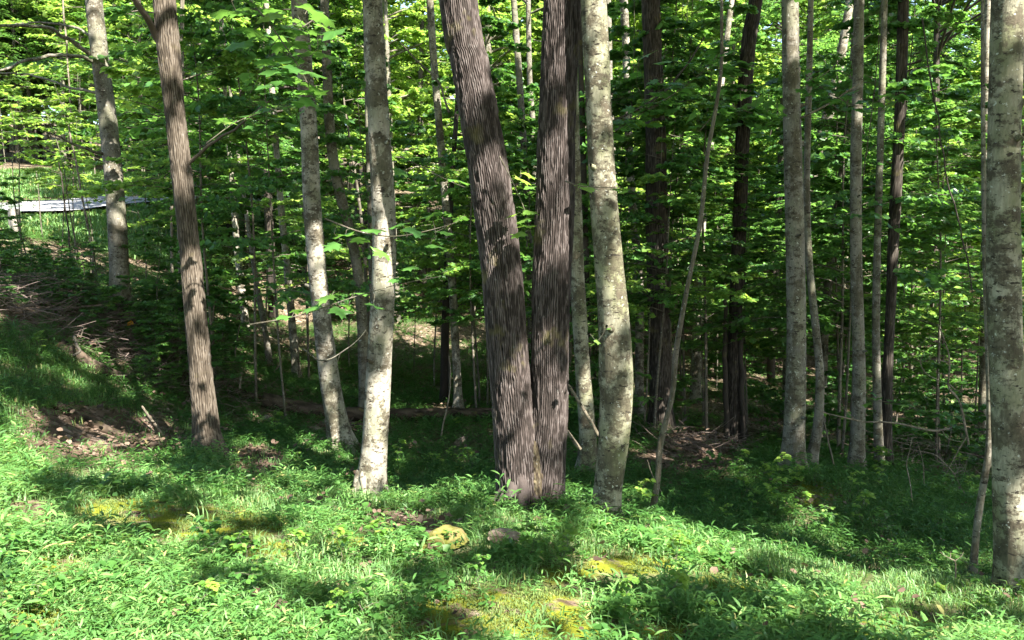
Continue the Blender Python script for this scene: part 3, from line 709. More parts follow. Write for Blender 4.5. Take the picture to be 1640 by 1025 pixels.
# ------------------------------------------------------------------ unseen trees round and behind the viewer, added so their canopy shades the view
for (x, y, rr, lab) in [(5.5, -2.5, .17, 'right of the viewpoint'), (10.5, 1.0, .2, 'far to the right of the viewpoint'), (2.0, -5.0, .2, 'behind the viewpoint'), (8.5, -5.5, .22, 'behind and right of the viewpoint'),
                        (13.5, 4.5, .18, 'on the slope beyond the right edge'), (-6.0, -3.5, .2, 'behind and left of the viewpoint'), (-8.5, 3.0, .17, 'beyond the left edge'),
                        (7.2, 4.6, .13, 'just beyond the right edge'), (15, -3, .2, 'far behind to the right'), (4.0, -10, .2, 'farther behind the viewpoint'), (11, -11, .2, 'far behind and right of the viewpoint'), (-3, -12, .2, 'far behind the viewpoint'), (18, -8, .2, 'farthest to the right behind'), (12, 10, .18, 'down the gully beyond the right edge'), (-10.5, 9, .2, 'on the bank beyond the left edge'), (17, 12, .2, 'on the far right slope')]:
    z = h1(x, y)
    W = np.array([[x, y, z - .3, rr * 1.1], [x, y, z + .3, rr], [x + .1, y, z + 4, rr * .85], [x, y + .15, z + 8, rr * .7], [x + .1, y, z + 13.5, rr * .2]])
    root = empty('hardwood_tree', (x, y, z), 'unseen tall grey trunk added to carry the shading canopy, ' + lab, 'tree')
    obj('trunk', trunk_mesh('trunk', W, np.array([x, y, z]), M_GREY, nseg=20, vis_step=.25), root)
    TREES.append(dict(root=root, base=np.array([x, y, z]), W=W, crown=3.5, mat=M_GREY, top=13.5))

TRW = []
for t in TREES[:30]:
    if t['base'][1] > 12.5: continue
    W = t['W']
    for z in np.arange(t['base'][2], 5.2, .12):
        q = np.array([np.interp(z, W[:, 2], W[:, 0]), np.interp(z, W[:, 2], W[:, 1]), z]); TRW.append([q @ e1, q @ e2, np.interp(z, W[:, 2], W[:, 3])])
TRW = np.array(TRW)
# canopy: leaf sprays overhead, cut away along sun lines to shape the sun patches
nclu = 13500
cx_ = rng.uniform(-14, 24, nclu); cy_ = rng.uniform(-15, 19, nclu)
hz = rng.uniform(8.6, 13.0, nclu) + np.clip(H(cx_, cy_), -1, 3) * .6
keep = (hz > 2.2 + np.maximum(cy_, 0) * .33) & ((cy_ < 12) | (rng.random(nclu) < .55))
crit = (cx_ > -6) & (cx_ < 18) & (cy_ < 8)
keep &= crit | (rng.random(nclu) < .55)
cx_, cy_, hz = cx_[keep], cy_[keep], hz[keep]
per = 24
cr = rng.uniform(.35, .75, len(cx_))
a = rng.random((len(cx_), per)) * 2 * math.pi; q = np.sqrt(rng.random((len(cx_), per))) * cr[:, None]
lp = np.stack([cx_[:, None] + np.cos(a) * q, cy_[:, None] + np.sin(a) * q, hz[:, None] + rng.normal(0, .10, a.shape)], -1).reshape(-1, 3)
ld = np.stack([np.cos(a), np.sin(a), rng.normal(-.2, .25, a.shape)], -1).reshape(-1, 3)
lit = sunlit(lp)
lp, ld = lp[~lit], ld[~lit]
roots_xy = np.array([t['W'][-1, :2] for t in TREES if t['top'] >= 12])
tr12 = [t for t in TREES if t['top'] >= 12]
own = ((lp[:, None, :2] - roots_xy[None]) ** 2).sum(-1).argmin(1)
own_c = ((np.c_[cx_, cy_][:, None] - roots_xy[None]) ** 2).sum(-1).argmin(1)
done = set()
for i, t in enumerate(tr12):
    s = own == i
    if s.sum() > 20:
        V, F, v = leaves(lp[s], ld[s], up_tilt(s.sum(), .35), rng.uniform(.17, .26, s.sum()), T_WIDE)
        obj('crown', mesh_np('crown', V - t['base'], [F], {'v': v}, M_LEAF), t['root'])
    c = np.nonzero(own_c == i)[0]
    if len(c):
        c = rng.choice(c, min(len(c), 16), replace=False)
        P = []; R = []
        W = t['W']
        for k in c:
            z0 = min(hz[k] - rng.uniform(.6, 2.2), W[-1, 2] - .4); z0 = max(z0, 6.8)
            s0 = np.array([np.interp(z0, W[:, 2], W[:, 0]), np.interp(z0, W[:, 2], W[:, 1]), z0]); e = np.array([cx_[k], cy_[k], hz[k] - .05])
            mid = (s0 + e) / 2 + np.array([0, 0, .25]) + rng.normal(0, .12, 3)
            u = np.linspace(0, 1, 7)[:, None]
            P.append((1 - u) ** 2 * s0 + 2 * u * (1 - u) * mid + u * u * e); R.append(np.linspace(.045, .012, 7))
        V, F = tubes(np.array(P), np.array(R), 5)
        obj('limb', mesh_np('limb', V - t['base'], [F], {'v': np.full(len(V), .5)}, t['mat'], True), t['root'])

# ------------------------------------------------------------------ leafy understorey and forest trees
def plant_mesh(H_, z0, spread, nb, twigs, lpt, lsize, tpl, rise=.35, droop=.25, stem_r=.03, lean=.1, stem_n=7, tilt=.33, taper=.65):
    """returns (wood geo arrays, leaf arrays)"""
    ph = rng.random() * 6.28
    def stem_at(z):
        u = z / H_
        return np.stack([lean * H_ * .5 * np.sin(1.7 * u + ph) * u + .03 * np.sin(9 * u + ph), lean * H_ * .5 * np.cos(1.3 * u + ph) * u + .03 * np.cos(8 * u), z], -1)
    zs = np.linspace(-.25, H_, 16)
    Ps = stem_at(zs)[None]; Rs = (stem_r * (1 - .85 * np.clip(zs, 0, 99) / H_))[None]
    wv, wf = tubes(Ps, Rs, stem_n)
    bz = z0 + (H_ - z0) * rng.random(nb) ** .9
    az = (np.arange(nb) * 2.4 + rng.normal(0, .5, nb))
    Lb = spread * (1 - taper * (bz - z0) / (H_ - z0)) * rng.uniform(.6, 1.1, nb)
    K = 6; u = np.linspace(0, 1, K)[None, :, None]
    d = np.stack([np.cos(az), np.sin(az), np.zeros(nb)], -1)[:, None]
    curve = (rise * u - droop * u ** 2 * 1.4)
    o0 = stem_at(bz)[:, None]
    side = np.stack([-np.sin(az), np.cos(az), np.zeros(nb)], -1)[:, None]
    wob = rng.normal(0, .06, (nb, 1, 1)) * np.sin(u * 4)
    BP = o0 + Lb[:, None, None] * (d * u + np.array([0, 0, 1.0]) * curve + side * wob)
    BR = (stem_r * .30 * (Lb / spread))[:, None] * (1 - .75 * u[..., 0]) + .0015
    bv, bf = tubes(BP, BR, 4)
    # twigs
    tu = rng.uniform(.15, 1, (nb, twigs)); ki = tu * (K - 1); k0 = np.minimum(ki.astype(int), K - 2); fr = (ki - k0)[..., None]
    bi = np.arange(nb)[:, None]
    TO = BP[bi, k0] * (1 - fr) + BP[bi, k0 + 1] * fr
    sg = np.where(np.arange(twigs) % 2 == 0, 1, -1)[None, :]
    ta = az[:, None] + sg * rng.uniform(.5, 1.1, (nb, twigs))
    TL = Lb[:, None] * rng.uniform(.18, .42, (nb, twigs)) * (1.25 - tu * .8)
    TD = np.stack([np.cos(ta), np.sin(ta), rng.normal(0, .14, ta.shape)], -1)
    tk = np.linspace(0, 1, 3)[None, :, None]
    TP_ = TO.reshape(-1, 1, 3) + TL.reshape(-1, 1, 1) * TD.reshape(-1, 1, 3) * tk - np.array([0, 0, 1]) * .12 * TL.reshape(-1, 1, 1) * tk ** 2
    tv, tf = tubes(TP_, np.full((nb * twigs, 3), .0022) * (1 + stem_r * 8), 3)
    wood = (np.vstack([wv, bv, tv]), [wf, bf + len(wv), tf + len(wv) + len(bv)])
    lu = (np.arange(lpt)[None, None, :] + rng.uniform(.2, 1, (nb, twigs, lpt))) / lpt
    LP = TO[:, :, None] + TL[..., None, None] * TD[:, :, None] * lu[..., None]
    LP[..., 2] -= .12 * TL[..., None] * lu ** 2
    la = ta[..., None] + np.where(np.arange(lpt) % 2 == 0, 1, -1)[None, None] * rng.uniform(.3, 1.3, lu.shape)
    LD = np.stack([np.cos(la), np.sin(la), rng.normal(-.22, .22, la.shape)], -1).reshape(-1, 3)
    n = LD.shape[0]
    V, F, v = leaves(LP.reshape(-1, 3), LD, up_tilt(n, tilt), lsize * rng.uniform(.65, 1.2, n), tpl)
    return wood, (V, F, v)

def make_plant(name, wmat, lmat, label, cat, group, crown_name='crown', trunk_name='trunk', **kw):
    wood, (V, F, v) = plant_mesh(**kw)
    root = empty(name, (0, 0, 0), label, cat, group)
    obj(trunk_name, mesh_np(trunk_name, wood[0], wood[1], {'v': np.full(len(wood[0]), .5)}, wmat, True), root)
    obj(crown_name, mesh_np(crown_name, V, [F], {'v': v}, lmat), root)
    return root

def place(variants, used, loc, label, group, sc=(1, 1), px=None, cuts=(15, 22)):
    k = rng.integers(len(variants)); src = variants[k]; rz = rng.random() * 6.28
    if px is not None:
        label, group = lab_at(('tall ' if sc[0] > 1 else 'small ') + tone(src) + ' ' + label, px, loc[1], cuts)
    if k not in used:
        used.add(k); src.location = loc; src.rotation_euler = (0, 0, rz); src.scale = (sc[0], sc[0], sc[1]); src['label'] = label; src['group'] = group
        return src
    return copy_thing(src, loc, rz, sc, label, group)

UV = []
for k in range(8):
    hh = rng.uniform(4.2, 7.5)
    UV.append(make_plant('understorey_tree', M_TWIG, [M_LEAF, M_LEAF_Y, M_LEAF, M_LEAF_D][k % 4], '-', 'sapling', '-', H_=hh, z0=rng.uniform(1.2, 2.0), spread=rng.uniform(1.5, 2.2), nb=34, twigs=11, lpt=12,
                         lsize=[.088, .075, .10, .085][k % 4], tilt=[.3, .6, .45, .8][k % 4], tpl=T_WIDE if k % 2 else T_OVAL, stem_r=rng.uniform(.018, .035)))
used = set(); cnt = 0
def lane_shade(x, y):
    k = np.arange(1, 16, 1.5); xs = x - sun_h[0] * k; ys = y - sun_h[1] * k
    return bool(((road_dist(xs, ys) < 3) & (xs < -5) & (ys < 36)).any())
ZONES = [(150, 'left of the pale grey tree'), (275, 'left of the slender brown tree'), (400, 'right of the slender brown tree'), (490, 'left of the leaning blotchy tree'),
         (600, 'between the two pale blotchy trees'), (690, 'just right of the straight pale trunk'), (770, 'left of the leaning dark trunk'), (900, 'behind the twin dark trunks'), (985, 'behind the bowed pale trunk'),
         (1060, 'behind the thick dark trunk'), (1130, 'beside the thin crooked sapling'), (1200, 'near the dark clump-footed trunk'), (1270, 'left of the grey mottled trunk'), (1350, 'right of the grey mottled trunk'),
         (1440, 'behind the slim trio at right'), (1520, 'just right of the slim trio'), (1600, 'left of the big spotted trunk'), (9999, 'behind the big spotted trunk')]
def lab_at(what, px, Y, cuts=(15, 22)):
    z = [t for lim, t in ZONES if px < lim][0]
    d = 'nearer ' if Y < cuts[0] else ('far ' if Y > cuts[1] else '')
    return d + what + ', ' + z, what.split(',')[0] + ' group ' + z
def tone(src):
    m = [c for c in src.children if c.name.split('.')[0] in ('crown', 'foliage')][0].data.materials[0]
    return {M_LEAF_Y: 'bright green', M_LEAF: 'mid green', M_LEAF_D: 'dark green'}[m]
NAMED = np.array([(t['base'][0], t['base'][1]) for t in TREES])
for it in range(900):
    if cnt >= 150: break
    Y = 10.5 + 24 * rng.random() ** 1.15; px = rng.uniform(-140, 1780)
    x = (px - 820) / FPX * Y
    if road_dist(np.array([x]), np.array([Y]))[0] < 2.6: continue
    if (px < 290 and Y < 31) or (lane_shade(x, Y) and rng.random() < .7): continue
    if Y < 13 and (620 < px < 760) : continue
    z = h1(x, Y)
    s = rng.uniform(.75, 1.2)
    place(UV, used, (x, Y, z), 'leafy sapling', '', (s, s * rng.uniform(.9, 1.15)), px)
    cnt += 1

for px, Y, s in [(-60, 16, 1.9), (290, 16, 1.8), (275, 19, 1.9), (285, 13.5, 1.6)]:
    x = (px - 820) / FPX * Y
    place(UV, set(range(8)), (x, Y, h1(x, Y)), 'high-branched lane tree', '', (s, s * 1.1), px, (16, 19))
FV = []
for k in range(7):
    hh = rng.uniform(14, 19)
    FV.append(make_plant('forest_tree', [M_GREY, M_DARKB, M_TWIG][k % 3], [M_LEAF_Y, M_LEAF, M_LEAF_Y][k % 3], '-', 'tree', '-', H_=hh, z0=3.0 + k * .35, spread=rng.uniform(2.8, 3.8), nb=64, twigs=18, lpt=17,
                         lsize=[.155, .13, .17][k % 3], tpl=T_DIAM, stem_r=rng.uniform(.10, .16), lean=.05, stem_n=9, tilt=[.5, .8, .65][k % 3], rise=.45, droop=[.3, .6, .45][k % 3], taper=.4))
used = set(); cnt = 0; xy = []
for it in range(3000):
    if cnt >= 260: break
    Y = 21 + 95 * rng.random() ** 1.35; px = rng.uniform(-200, 1840); x = (px - 820) / FPX * Y
    if road_dist(np.array([x]), np.array([Y]))[0] < 3.5: continue
    if xy and np.min(np.hypot(np.array(xy)[:, 0] - x, np.array(xy)[:, 1] - Y)) < 1.8 + Y * .02: continue
    if (1450 < px < 1600 and Y < 45) or (px < 270 and Y < 33) or (lane_shade(x, Y) and rng.random() < .6): continue
    xy.append((x, Y)); z = h1(x, Y)
    s = rng.uniform(.8, 1.2)
    place(FV, used, (x, Y, z), 'forest tree', '', (s, s * rng.uniform(.9, 1.15)), px, (40, 70)); cnt += 1

for i in range(60):
    px, Y = rng.uniform(-180, 380), rng.uniform(34, 85); x = (px - 820) / FPX * Y
    place(FV, set(range(9)), (x, Y, h1(x, Y)), 'forest tree on the hill', '', (rng.uniform(.7, 1.05),) * 2, px, (45, 70))
for i in range(46):
    px, Y = rng.uniform(-120, 420), rng.uniform(34, 60); x = (px - 820) / FPX * Y
    place(UV, set(range(9)), (x, Y, h1(x, Y) - 1.0), 'leafy bush on the hill', '', (rng.uniform(1.0, 1.7),) * 2, px, (38, 44))
for px, Y, q in [(245, 25, 1.1), (275, 26, 1.3), (300, 25.5, 1.1), (335, 27, 1.3), (365, 28, 1.2), (400, 28, 1.3), (435, 30, 1.4), (320, 23.5, .9), (262, 23, .8), (470, 29, 1.3), (140, 31, .8)]:
    x = (px - 820) / FPX * Y
    place(UV, set(range(9)), (x, Y, h1(x, Y) - 1.3 * q), 'leafy bush beside the lane', '', (q, q), px, (24, 27))
SV = []
for k in range(5):
    SV.append(make_plant('shrub', M_TWIG, [M_LEAF_D, M_LEAF][k % 2], '-', 'shrub', '-', 'foliage', 'stem', H_=rng.uniform(1.1, 2.0), z0=.12, spread=rng.uniform(.7, 1.1), nb=26, twigs=7, lpt=6, lsize=.085, tpl=T_WIDE, stem_r=.010, rise=.5))
used = set(); cnt = 0
for it in range(900):
    if cnt >= 120: break
    Y = 10.5 + 22 * rng.random() ** 1.2; px = rng.uniform(-120, 1760); x = (px - 820) / FPX * Y
    if 420 < px < 860 and Y < 21 : continue
    if 1000 < px < 1280 and Y < 12: continue
    if 1280 < px < 1600 and Y < 11: continue
    if px < 270 and Y < 34: continue
    if road_dist(np.array([x]), np.array([Y]))[0] < 3: continue
    z = h1(x, Y)
    s = rng.uniform(.6, 1.2); place(SV, used, (x, Y, z), 'bushy shrub', '', (s, s), px); cnt += 1

for px, Y, s in [(10, 11.5, .45), (60, 12, .45), (110, 12.5, .4), (150, 12, .5), (210, 11.2, .6), (250, 11.5, .9), (90, 11, .6), (30, 13.5, .35), (240, 10.4, .6), (170, 10.6, .5), (0, 10.3, .7), (285, 10.6, .6), (120, 10.4, .5), (60, 14.5, .3), (200, 14, .4), (110, 14.5, .3)]:
    x = (px - 820) / FPX * Y
    place(SV, used, (x, Y, h1(x, Y)), 'bank shrub', '', (s, s), px, (11, 13))

for i in range(46):
    px, Y = rng.uniform(-40, 300), rng.uniform(9.3, 13.5); x = (px - 820) / FPX * Y
    place(SV, set(range(9)), (x, Y, h1(x, Y)), 'bank herb', '', (rng.uniform(.2, .42),) * 2, px, (10.5, 12))

# bare slim poles of young trees in the middle distance
PV = []
for k in range(4):
    hh = rng.uniform(6, 9)
    PV.append(make_plant('pole_tree', [M_TWIG, M_GREY, M_DARKB, M_TWIG][k], M_LEAF, '-', 'tree', '-', H_=hh, z0=hh * .55, spread=1.3, nb=18, twigs=8, lpt=8, lsize=.12, tpl=T_WIDE, stem_r=rng.uniform(.03, .055), lean=.12))
used = set(); cnt = 0
for it in range(600):
    if cnt >= 24: break
    Y = rng.uniform(11, 34); px = rng.uniform(-60, 1700); x = (px - 820) / FPX * Y
    if road_dist(np.array([x]), np.array([Y]))[0] < 2 or (px < 265 and Y < 33): continue
    z = h1(x, Y)
    place(PV, used, (x, Y, z), 'slim bare-stemmed tree', '', (rng.uniform(.6, 1.4), 1), px); cnt += 1
# thin stems in front of the lane
TV = [make_plant('lane_sapling', M_TWIG, M_LEAF_Y, '-', 'sapling', '-', H_=3.4, z0=1.7, spread=.8, nb=12, twigs=5, lpt=6, lsize=.09, tpl=T_OVAL, stem_r=.014, lean=.25) for k in range(3)]
used = set()
for px, ordn in zip((8, 30, 52, 75, 95, 118, 128, 150, 160, 205, 235), ('leftmost', 'second', 'third', 'fourth', 'fifth', 'sixth', 'seventh', 'eighth', 'ninth', 'tenth', 'eleventh')):
    Y = rng.uniform(13, 18); x = (px - 820) / FPX * Y
    place(TV, used, (x, Y, h1(x, Y)), ordn + ' spindly sapling from the left edge, standing in front of the lane', 'spindly saplings in front of the lane', (rng.uniform(.8, 1.2), rng.uniform(.8, 1.1)))

# ------------------------------------------------------------------ ground cover (uncountable)
def scatter(name, P, rot, scl, meshes, label, cat):
    me = bpy.data.meshes.new(name); me.vertices.add(len(P)); me.vertices.foreach_set('co', np.asarray(P, np.float32).ravel())
    a = me.attributes.new('rot', 'FLOAT_VECTOR', 'POINT'); a.data.foreach_set('vector', np.asarray(rot, np.float32).ravel())
    a = me.attributes.new('scl', 'FLOAT', 'POINT'); a.data.foreach_set('value', np.asarray(scl, np.float32))
    a = me.attributes.new('idx', 'INT', 'POINT'); a.data.foreach_set('value', rng.integers(0, len(meshes), len(P)).astype(np.int32))
    o = obj(name, me)
    c = bpy.data.collections.new(name + '_kinds')
    for k, m in enumerate(meshes):
        s = bpy.data.objects.new('%s_kind' % name, m); c.objects.link(s)
    ng = bpy.data.node_groups.new(name, 'GeometryNodeTree')
    ng.interface.new_socket('Geometry', in_out='INPUT', socket_type='NodeSocketGeometry'); ng.interface.new_socket('Geometry', in_out='OUTPUT', socket_type='NodeSocketGeometry')
    nn_ = ng.nodes; L = ng.links.new
    gi_ = nn_.new('NodeGroupInput'); go = nn_.new('NodeGroupOutput'); ci = nn_.new('GeometryNodeCollectionInfo'); ci.inputs[0].default_value = c; ci.inputs[1].default_value = True; ci.inputs[2].default_value = True
    ip = nn_.new('GeometryNodeInstanceOnPoints'); ip.inputs['Pick Instance'].default_value = True
    def na(t, n):
        x = nn_.new('GeometryNodeInputNamedAttribute'); x.data_type = t; x.inputs[0].default_value = n; return x.outputs[0]
    er = nn_.new('FunctionNodeEulerToRotation'); L(na('FLOAT_VECTOR', 'rot'), er.inputs[0])
    L(gi_.outputs[0], ip.inputs['Points']); L(ci.outputs[0], ip.inputs['Instance']); L(na('INT', 'idx'), ip.inputs['Instance Index']); L(er.outputs[0], ip.inputs['Rotation']); L(na('FLOAT', 'scl'), ip.inputs['Scale'])
    L(ip.outputs[0], go.inputs[0])
    md = o.modifiers.new('scatter', 'NODES'); md.node_group = ng
    return tag(o, label, cat, kind='stuff')

def stilt_mesh(ns, hmin, hmax, ll, rad, mat, nl=(5, 8)):
    G = Geo(); P = []; R = []; lpz = []; lax = []
    for s in range(ns):
        h = rng.uniform(hmin, hmax); a = rng.random() * 6.28; ln = rng.uniform(.1, .6) * h
        o = np.array([*(rng.normal(0, rad, 2)), -.01]); u = np.linspace(0, 1, 5)[:, None]
        p = o + np.array([math.cos(a) * ln, math.sin(a) * ln, 0]) * u ** 1.6 + np.array([0, 0, h]) * (u - .12 * u ** 3)
        P.append(p); R.append(np.linspace(.0013, .0007, 5))
        n = rng.integers(*nl); la = rng.random() * 6.28
        for k in range(n):
            t = .25 + .75 * (k + 1) / n; j = t * 4; i0 = min(int(j), 3); q = p[i0] * (1 - (j - i0)) + p[i0 + 1] * (j - i0)
            b = la + k * 2.6 + rng.normal(0, .4)
            lpz.append(q); lax.append([math.cos(b), math.sin(b), rng.uniform(-.15, .65)])
    V, F = tubes(np.array(P), np.array(R), 3); G.add(V, F, np.full(len(V), .4))
    n = len(lpz)
    V, F, v = leaves(np.array(lpz), np.array(lax), up_tilt(n, .3), ll * rng.uniform(.6, 1.15, n), T_LANCE, np.clip(rng.normal(.45, .2, n), 0, 1) + .5 * (rng.random(n) < .02)); G.add(V, F, v)
    return G.mesh('stiltgrass', mat, False)

def blade_mesh(nb, h, rad, mat, w=.003):
    pos = np.c_[rng.normal(0, rad, (nb, 2)), np.zeros(nb)]; a = rng.random(nb) * 6.28; l = h * rng.uniform(.5, 1.1, nb)
    V = []; F = []; v = []
    for i in range(nb):
        d = np.array([math.cos(a[i]), math.sin(a[i]), 0]); sd = np.array([-d[1], d[0], 0]) * w; b = rng.uniform(.3, .9)
        p0 = pos[i]; p1 = p0 + d * l[i] * .25 * b + np.array([0, 0, l[i] * .6]); p2 = p0 + d * l[i] * b + np.array([0, 0, l[i] * (1 - .4 * b)])
        n = len(V); V += [p0 - sd, p0 + sd, p1 + sd * .9, p1 - sd * .9, p2, p2]; F += [(n, n + 1, n + 2, n + 3), (n + 3, n + 2, n + 4, n + 5)]; v += [rng.random()] * 6
    return mesh_np('blades', np.array(V), [np.array(F)], {'v': np.array(v)}, mat)

def litter_mesh(n, rad, mat, s=.07):
    pos = np.c_[rng.normal(0, rad, (n, 2)), rng.uniform(.004, .03, n)]
    T = (np.array([(0, 0, 0), (.38, .25, .12), (.42, .65, .16), (0, 1, .05), (-.36, .65, .14), (-.38, .25, .08)]), [(0, 1, 2, 3), (0, 3, 4, 5)])
    V, F, v = leaves(pos, rdir(n, .5), up_tilt(n, .45), s * rng.uniform(.5, 1.2, n), T)
    return mesh_np('litter', V, [F], {'v': v}, mat)

def spots(n, y0, y1, dens, pxr=(-80, 1720), powr=1.0):
    Y = np.sqrt(rng.uniform(y0 ** 2, y1 ** 2, n)); px = rng.uniform(*pxr, n); X = (px - 820) / FPX * Y
    Z = H(X, Y); P = np.stack([X, Y, Z], -1); ppx, ppy = project(P)
    k = rng.random(n) < dens(P, ppx, ppy)
    return P[k]

def rots(n, tilt=.12):
    return np.c_[rng.normal(0, tilt, (n, 2)), rng.random(n) * 6.28]

def edge_boost(P):
    d = H(P[:, 0], P[:, 1] + .8) - P[:, 2]
    return d
RIDGE = ([-100, 300, 560, 835, 950, 1150, 1300, 1500, 1640, 1800], [700, 735, 800, 814, 836, 900, 940, 992, 1035, 1075])
def both(x, y, L_): return np.maximum(region(x, y, L_), region(x, y - 24, L_))
fg = lambda P, x, y: (y > np.interp(x, *RIDGE)) * np.clip(1 - 1.1 * both(x, y, MOSS) - 1.15 * both(x, y, LITTER), .05, 1) * np.clip(.55 + 1.8 * fbm(P[:, 0] * 1.6, P[:, 1] * 1.6, o=2), .06, 1)
P1 = spots(23000, 2.3, 7.6, fg)
P1 = P1[(np.hypot(P1[:, 0] - 0.1, P1[:, 1] - 6.0) > .33)]
ROCKS_XY = [ground(716, 880), ground(806, 876)]
def off_rocks(P, r=.17):
    k = np.ones(len(P), bool)
    for q in ROCKS_XY: k &= ~((np.abs(P[:, 0] - q[0]) < r) & (P[:, 1] < q[1] + .12) & (P[:, 1] > q[1] - .30))
    return P[k]
P1 = off_rocks(P1)
sv = [stilt_mesh(5, .06, .19, .058, .055, M_GRASS, (6, 10)) for _ in range(8)] + [stilt_mesh(3, .16, .27, .075, .05, M_GRASS, (6, 10)) for _ in range(3)]
for _ in range(2):
    n_ = 26; b_ = np.repeat(rng.normal(0, .03, (5, 2)), 6, 0)[:n_]; a_ = rng.random(n_) * 6.28
    V, F, v = leaves(np.c_[b_ + .015 * np.c_[np.cos(a_), np.sin(a_)], rng.uniform(.02, .13, n_)], np.c_[np.cos(a_), np.sin(a_), rng.normal(.1, .3, n_)], up_tilt(n_, .35), rng.uniform(.03, .055, n_), T_WIDE)
    sv.append(mesh_np('broadleaf_herb', V, [F], {'v': np.clip(v * .8, 0, .8)}, M_LEAF))
sv.append(blade_mesh(18, .22, .03, M_GRASS, .003)); sv.append(litter_mesh(5, .08, M_LITTER, .045))
grow = np.where(edge_boost(P1) < -.22, 1.15, .9) * (.6 + .35 * np.clip(.5 + fbm(P1[:, 0] * 1.1 + 5, P1[:, 1] * 1.1, o=2), 0, 1))
scatter('stiltgrass', P1, rots(len(P1), .16), grow * rng.uniform(.55, 1.4, len(P1)), sv, 'lush bright green stiltgrass covering the sunny foreground', 'ground cover')
# the low, finer sward of the foreground
P2 = spots(26000, 2.3, 9, lambda P, x, y: np.clip(1 - .95 * both(x, y, MOSS) - 1.2 * both(x, y, LITTER), .05, 1) * np.where(x < 560, 1, .55))
P2 = off_rocks(P2)
bv = [blade_mesh(16, .075, .045, M_GRASS) for _ in range(6)] + [stilt_mesh(3, .03, .07, .032, .04, M_GRASS, (3, 6)) for _ in range(4)]
scatter('short_grass', P2, rots(len(P2)), rng.uniform(.7, 1.3, len(P2)), bv, 'short fine green grass filling between the taller stalks', 'grass')
# low greenery of the gully
def gd(P, x, y):
    n = fbm(P[:, 0] * .8 + 9, P[:, 1] * .8, o=3)
    green = .38 + 1.5 * n
    hot = region(x, y, [(1180, 800, 300, 70), (350, 640, 330, 70), (520, 740, 90, 50), (520, 600, 100, 26), (1480, 800, 150, 60), (1150, 760, 110, 30), (200, 600, 170, 50), (860, 770, 220, 40), (60, 590, 150, 60), (640, 710, 190, 45), (650, 600, 160, 50), (860, 700, 200, 40), (130, 500, 150, 60), (700, 770, 90, 30)])
    return np.clip(green + hot * .9, 0, 1) * np.clip(1 - 1.1 * region(x, y, LITTER), .04, 1) * np.clip(1.5 - P[:, 1] / 22, .15, 1)
P3 = spots(60000, 5.6, 24, gd)
hv = [stilt_mesh(4, .05, .13, .050, .07, M_HERB_SHADE, (4, 7)) for _ in range(6)]
scatter('gully_greenery', P3, rots(len(P3), .2), rng.uniform(.7, 1.5, len(P3)), hv, 'low herbs carpeting the gully floor, its shade put into their dark green', 'ground cover')
P4 = spots(19000, 2.5, 30, lambda P, x, y: np.clip(.06 + region(x, y, LITTER) + .5 * (P[:, 1] > 9), 0, 1))
scatter('leaf_litter', P4, rots(len(P4), .15), rng.uniform(.7, 1.4, len(P4)), [litter_mesh(11, .13, M_LITTER, .045) for _ in range(6)], 'brown dead leaves strewn over the forest floor', 'leaf litter')
P5 = spots(30000, 2.3, 8.5, lambda P, x, y: np.clip(region(x, y, MOSS) * np.clip(.5 + 2.5 * fbm(P[:, 0] * 4, P[:, 1] * 4, o=2), 0, 1.1), 0, 1))
scatter('moss', P5, rots(len(P5)), rng.uniform(.6, 1.3, len(P5)), [blade_mesh(40, .016, .028, M_MOSSB, .0018) for _ in range(4)], 'yellow-green moss cushions between the stalks in the foreground', 'moss')
# roadside grass
def rg(P, x, y):
    d = road_dist(P[:, 0], P[:, 1]); return ((d > 1.8) & (d < 6)).astype(float)
P6 = spots(9000, 12, 36, rg, (-80, 330))
scatter('roadside_grass', P6, rots(len(P6)), rng.uniform(1.2, 2.6, len(P6)), [blade_mesh(26, .09, .07, M_GRASS, .006) for _ in range(4)], 'sunlit grass verge along the lane at far left', 'grass')

# ------------------------------------------------------------------ herbs, ferns and seedlings on the mound
def fern(loc, rz, label):
    root = empty('fern', loc, label, 'fern', None); root.rotation_euler[2] = rz
    for f in range(6):
        a = f * 1.05 + rng.normal(0, .2); L_ = rng.uniform(.28, .42); u = np.linspace(0, 1, 9)
        P = np.stack([math.cos(a) * L_ * u, math.sin(a) * L_ * u, .22 * np.sin(u * 2.2) * L_ / .35], -1)
        V, F = tubes(P[None], np.full((1, 9), .0015), 3); G = Geo(); G.add(V, F, np.full(len(V), .4))
        m = 26; uu = np.linspace(.12, .98, m); q = np.stack([np.interp(uu, u, P[:, k]) for k in range(3)], -1)
        sg = np.where(np.arange(m) % 2 == 0, 1, -1); ax = np.stack([-math.sin(a) * sg + .3 * math.cos(a), math.cos(a) * sg + .3 * math.sin(a), np.full(m, -.1)], -1)
        V, F, v = leaves(q, ax, up_tilt(m, .1), .10 * np.sin(uu * 2.6 + .4) * L_ / .35, T_LANCE); G.add(V, F, v)
        obj('frond', G.mesh('frond', M_LEAF), root)
for px, py, lab in [(1272, 778, 'green fern arching at the foot of the straight grey mottled trunk'), (1245, 815, 'small fern in shade on the mound below the grey mottled trunk')]:
    p = ground(px, py); fern(tuple(p), rng.random() * 6, lab)

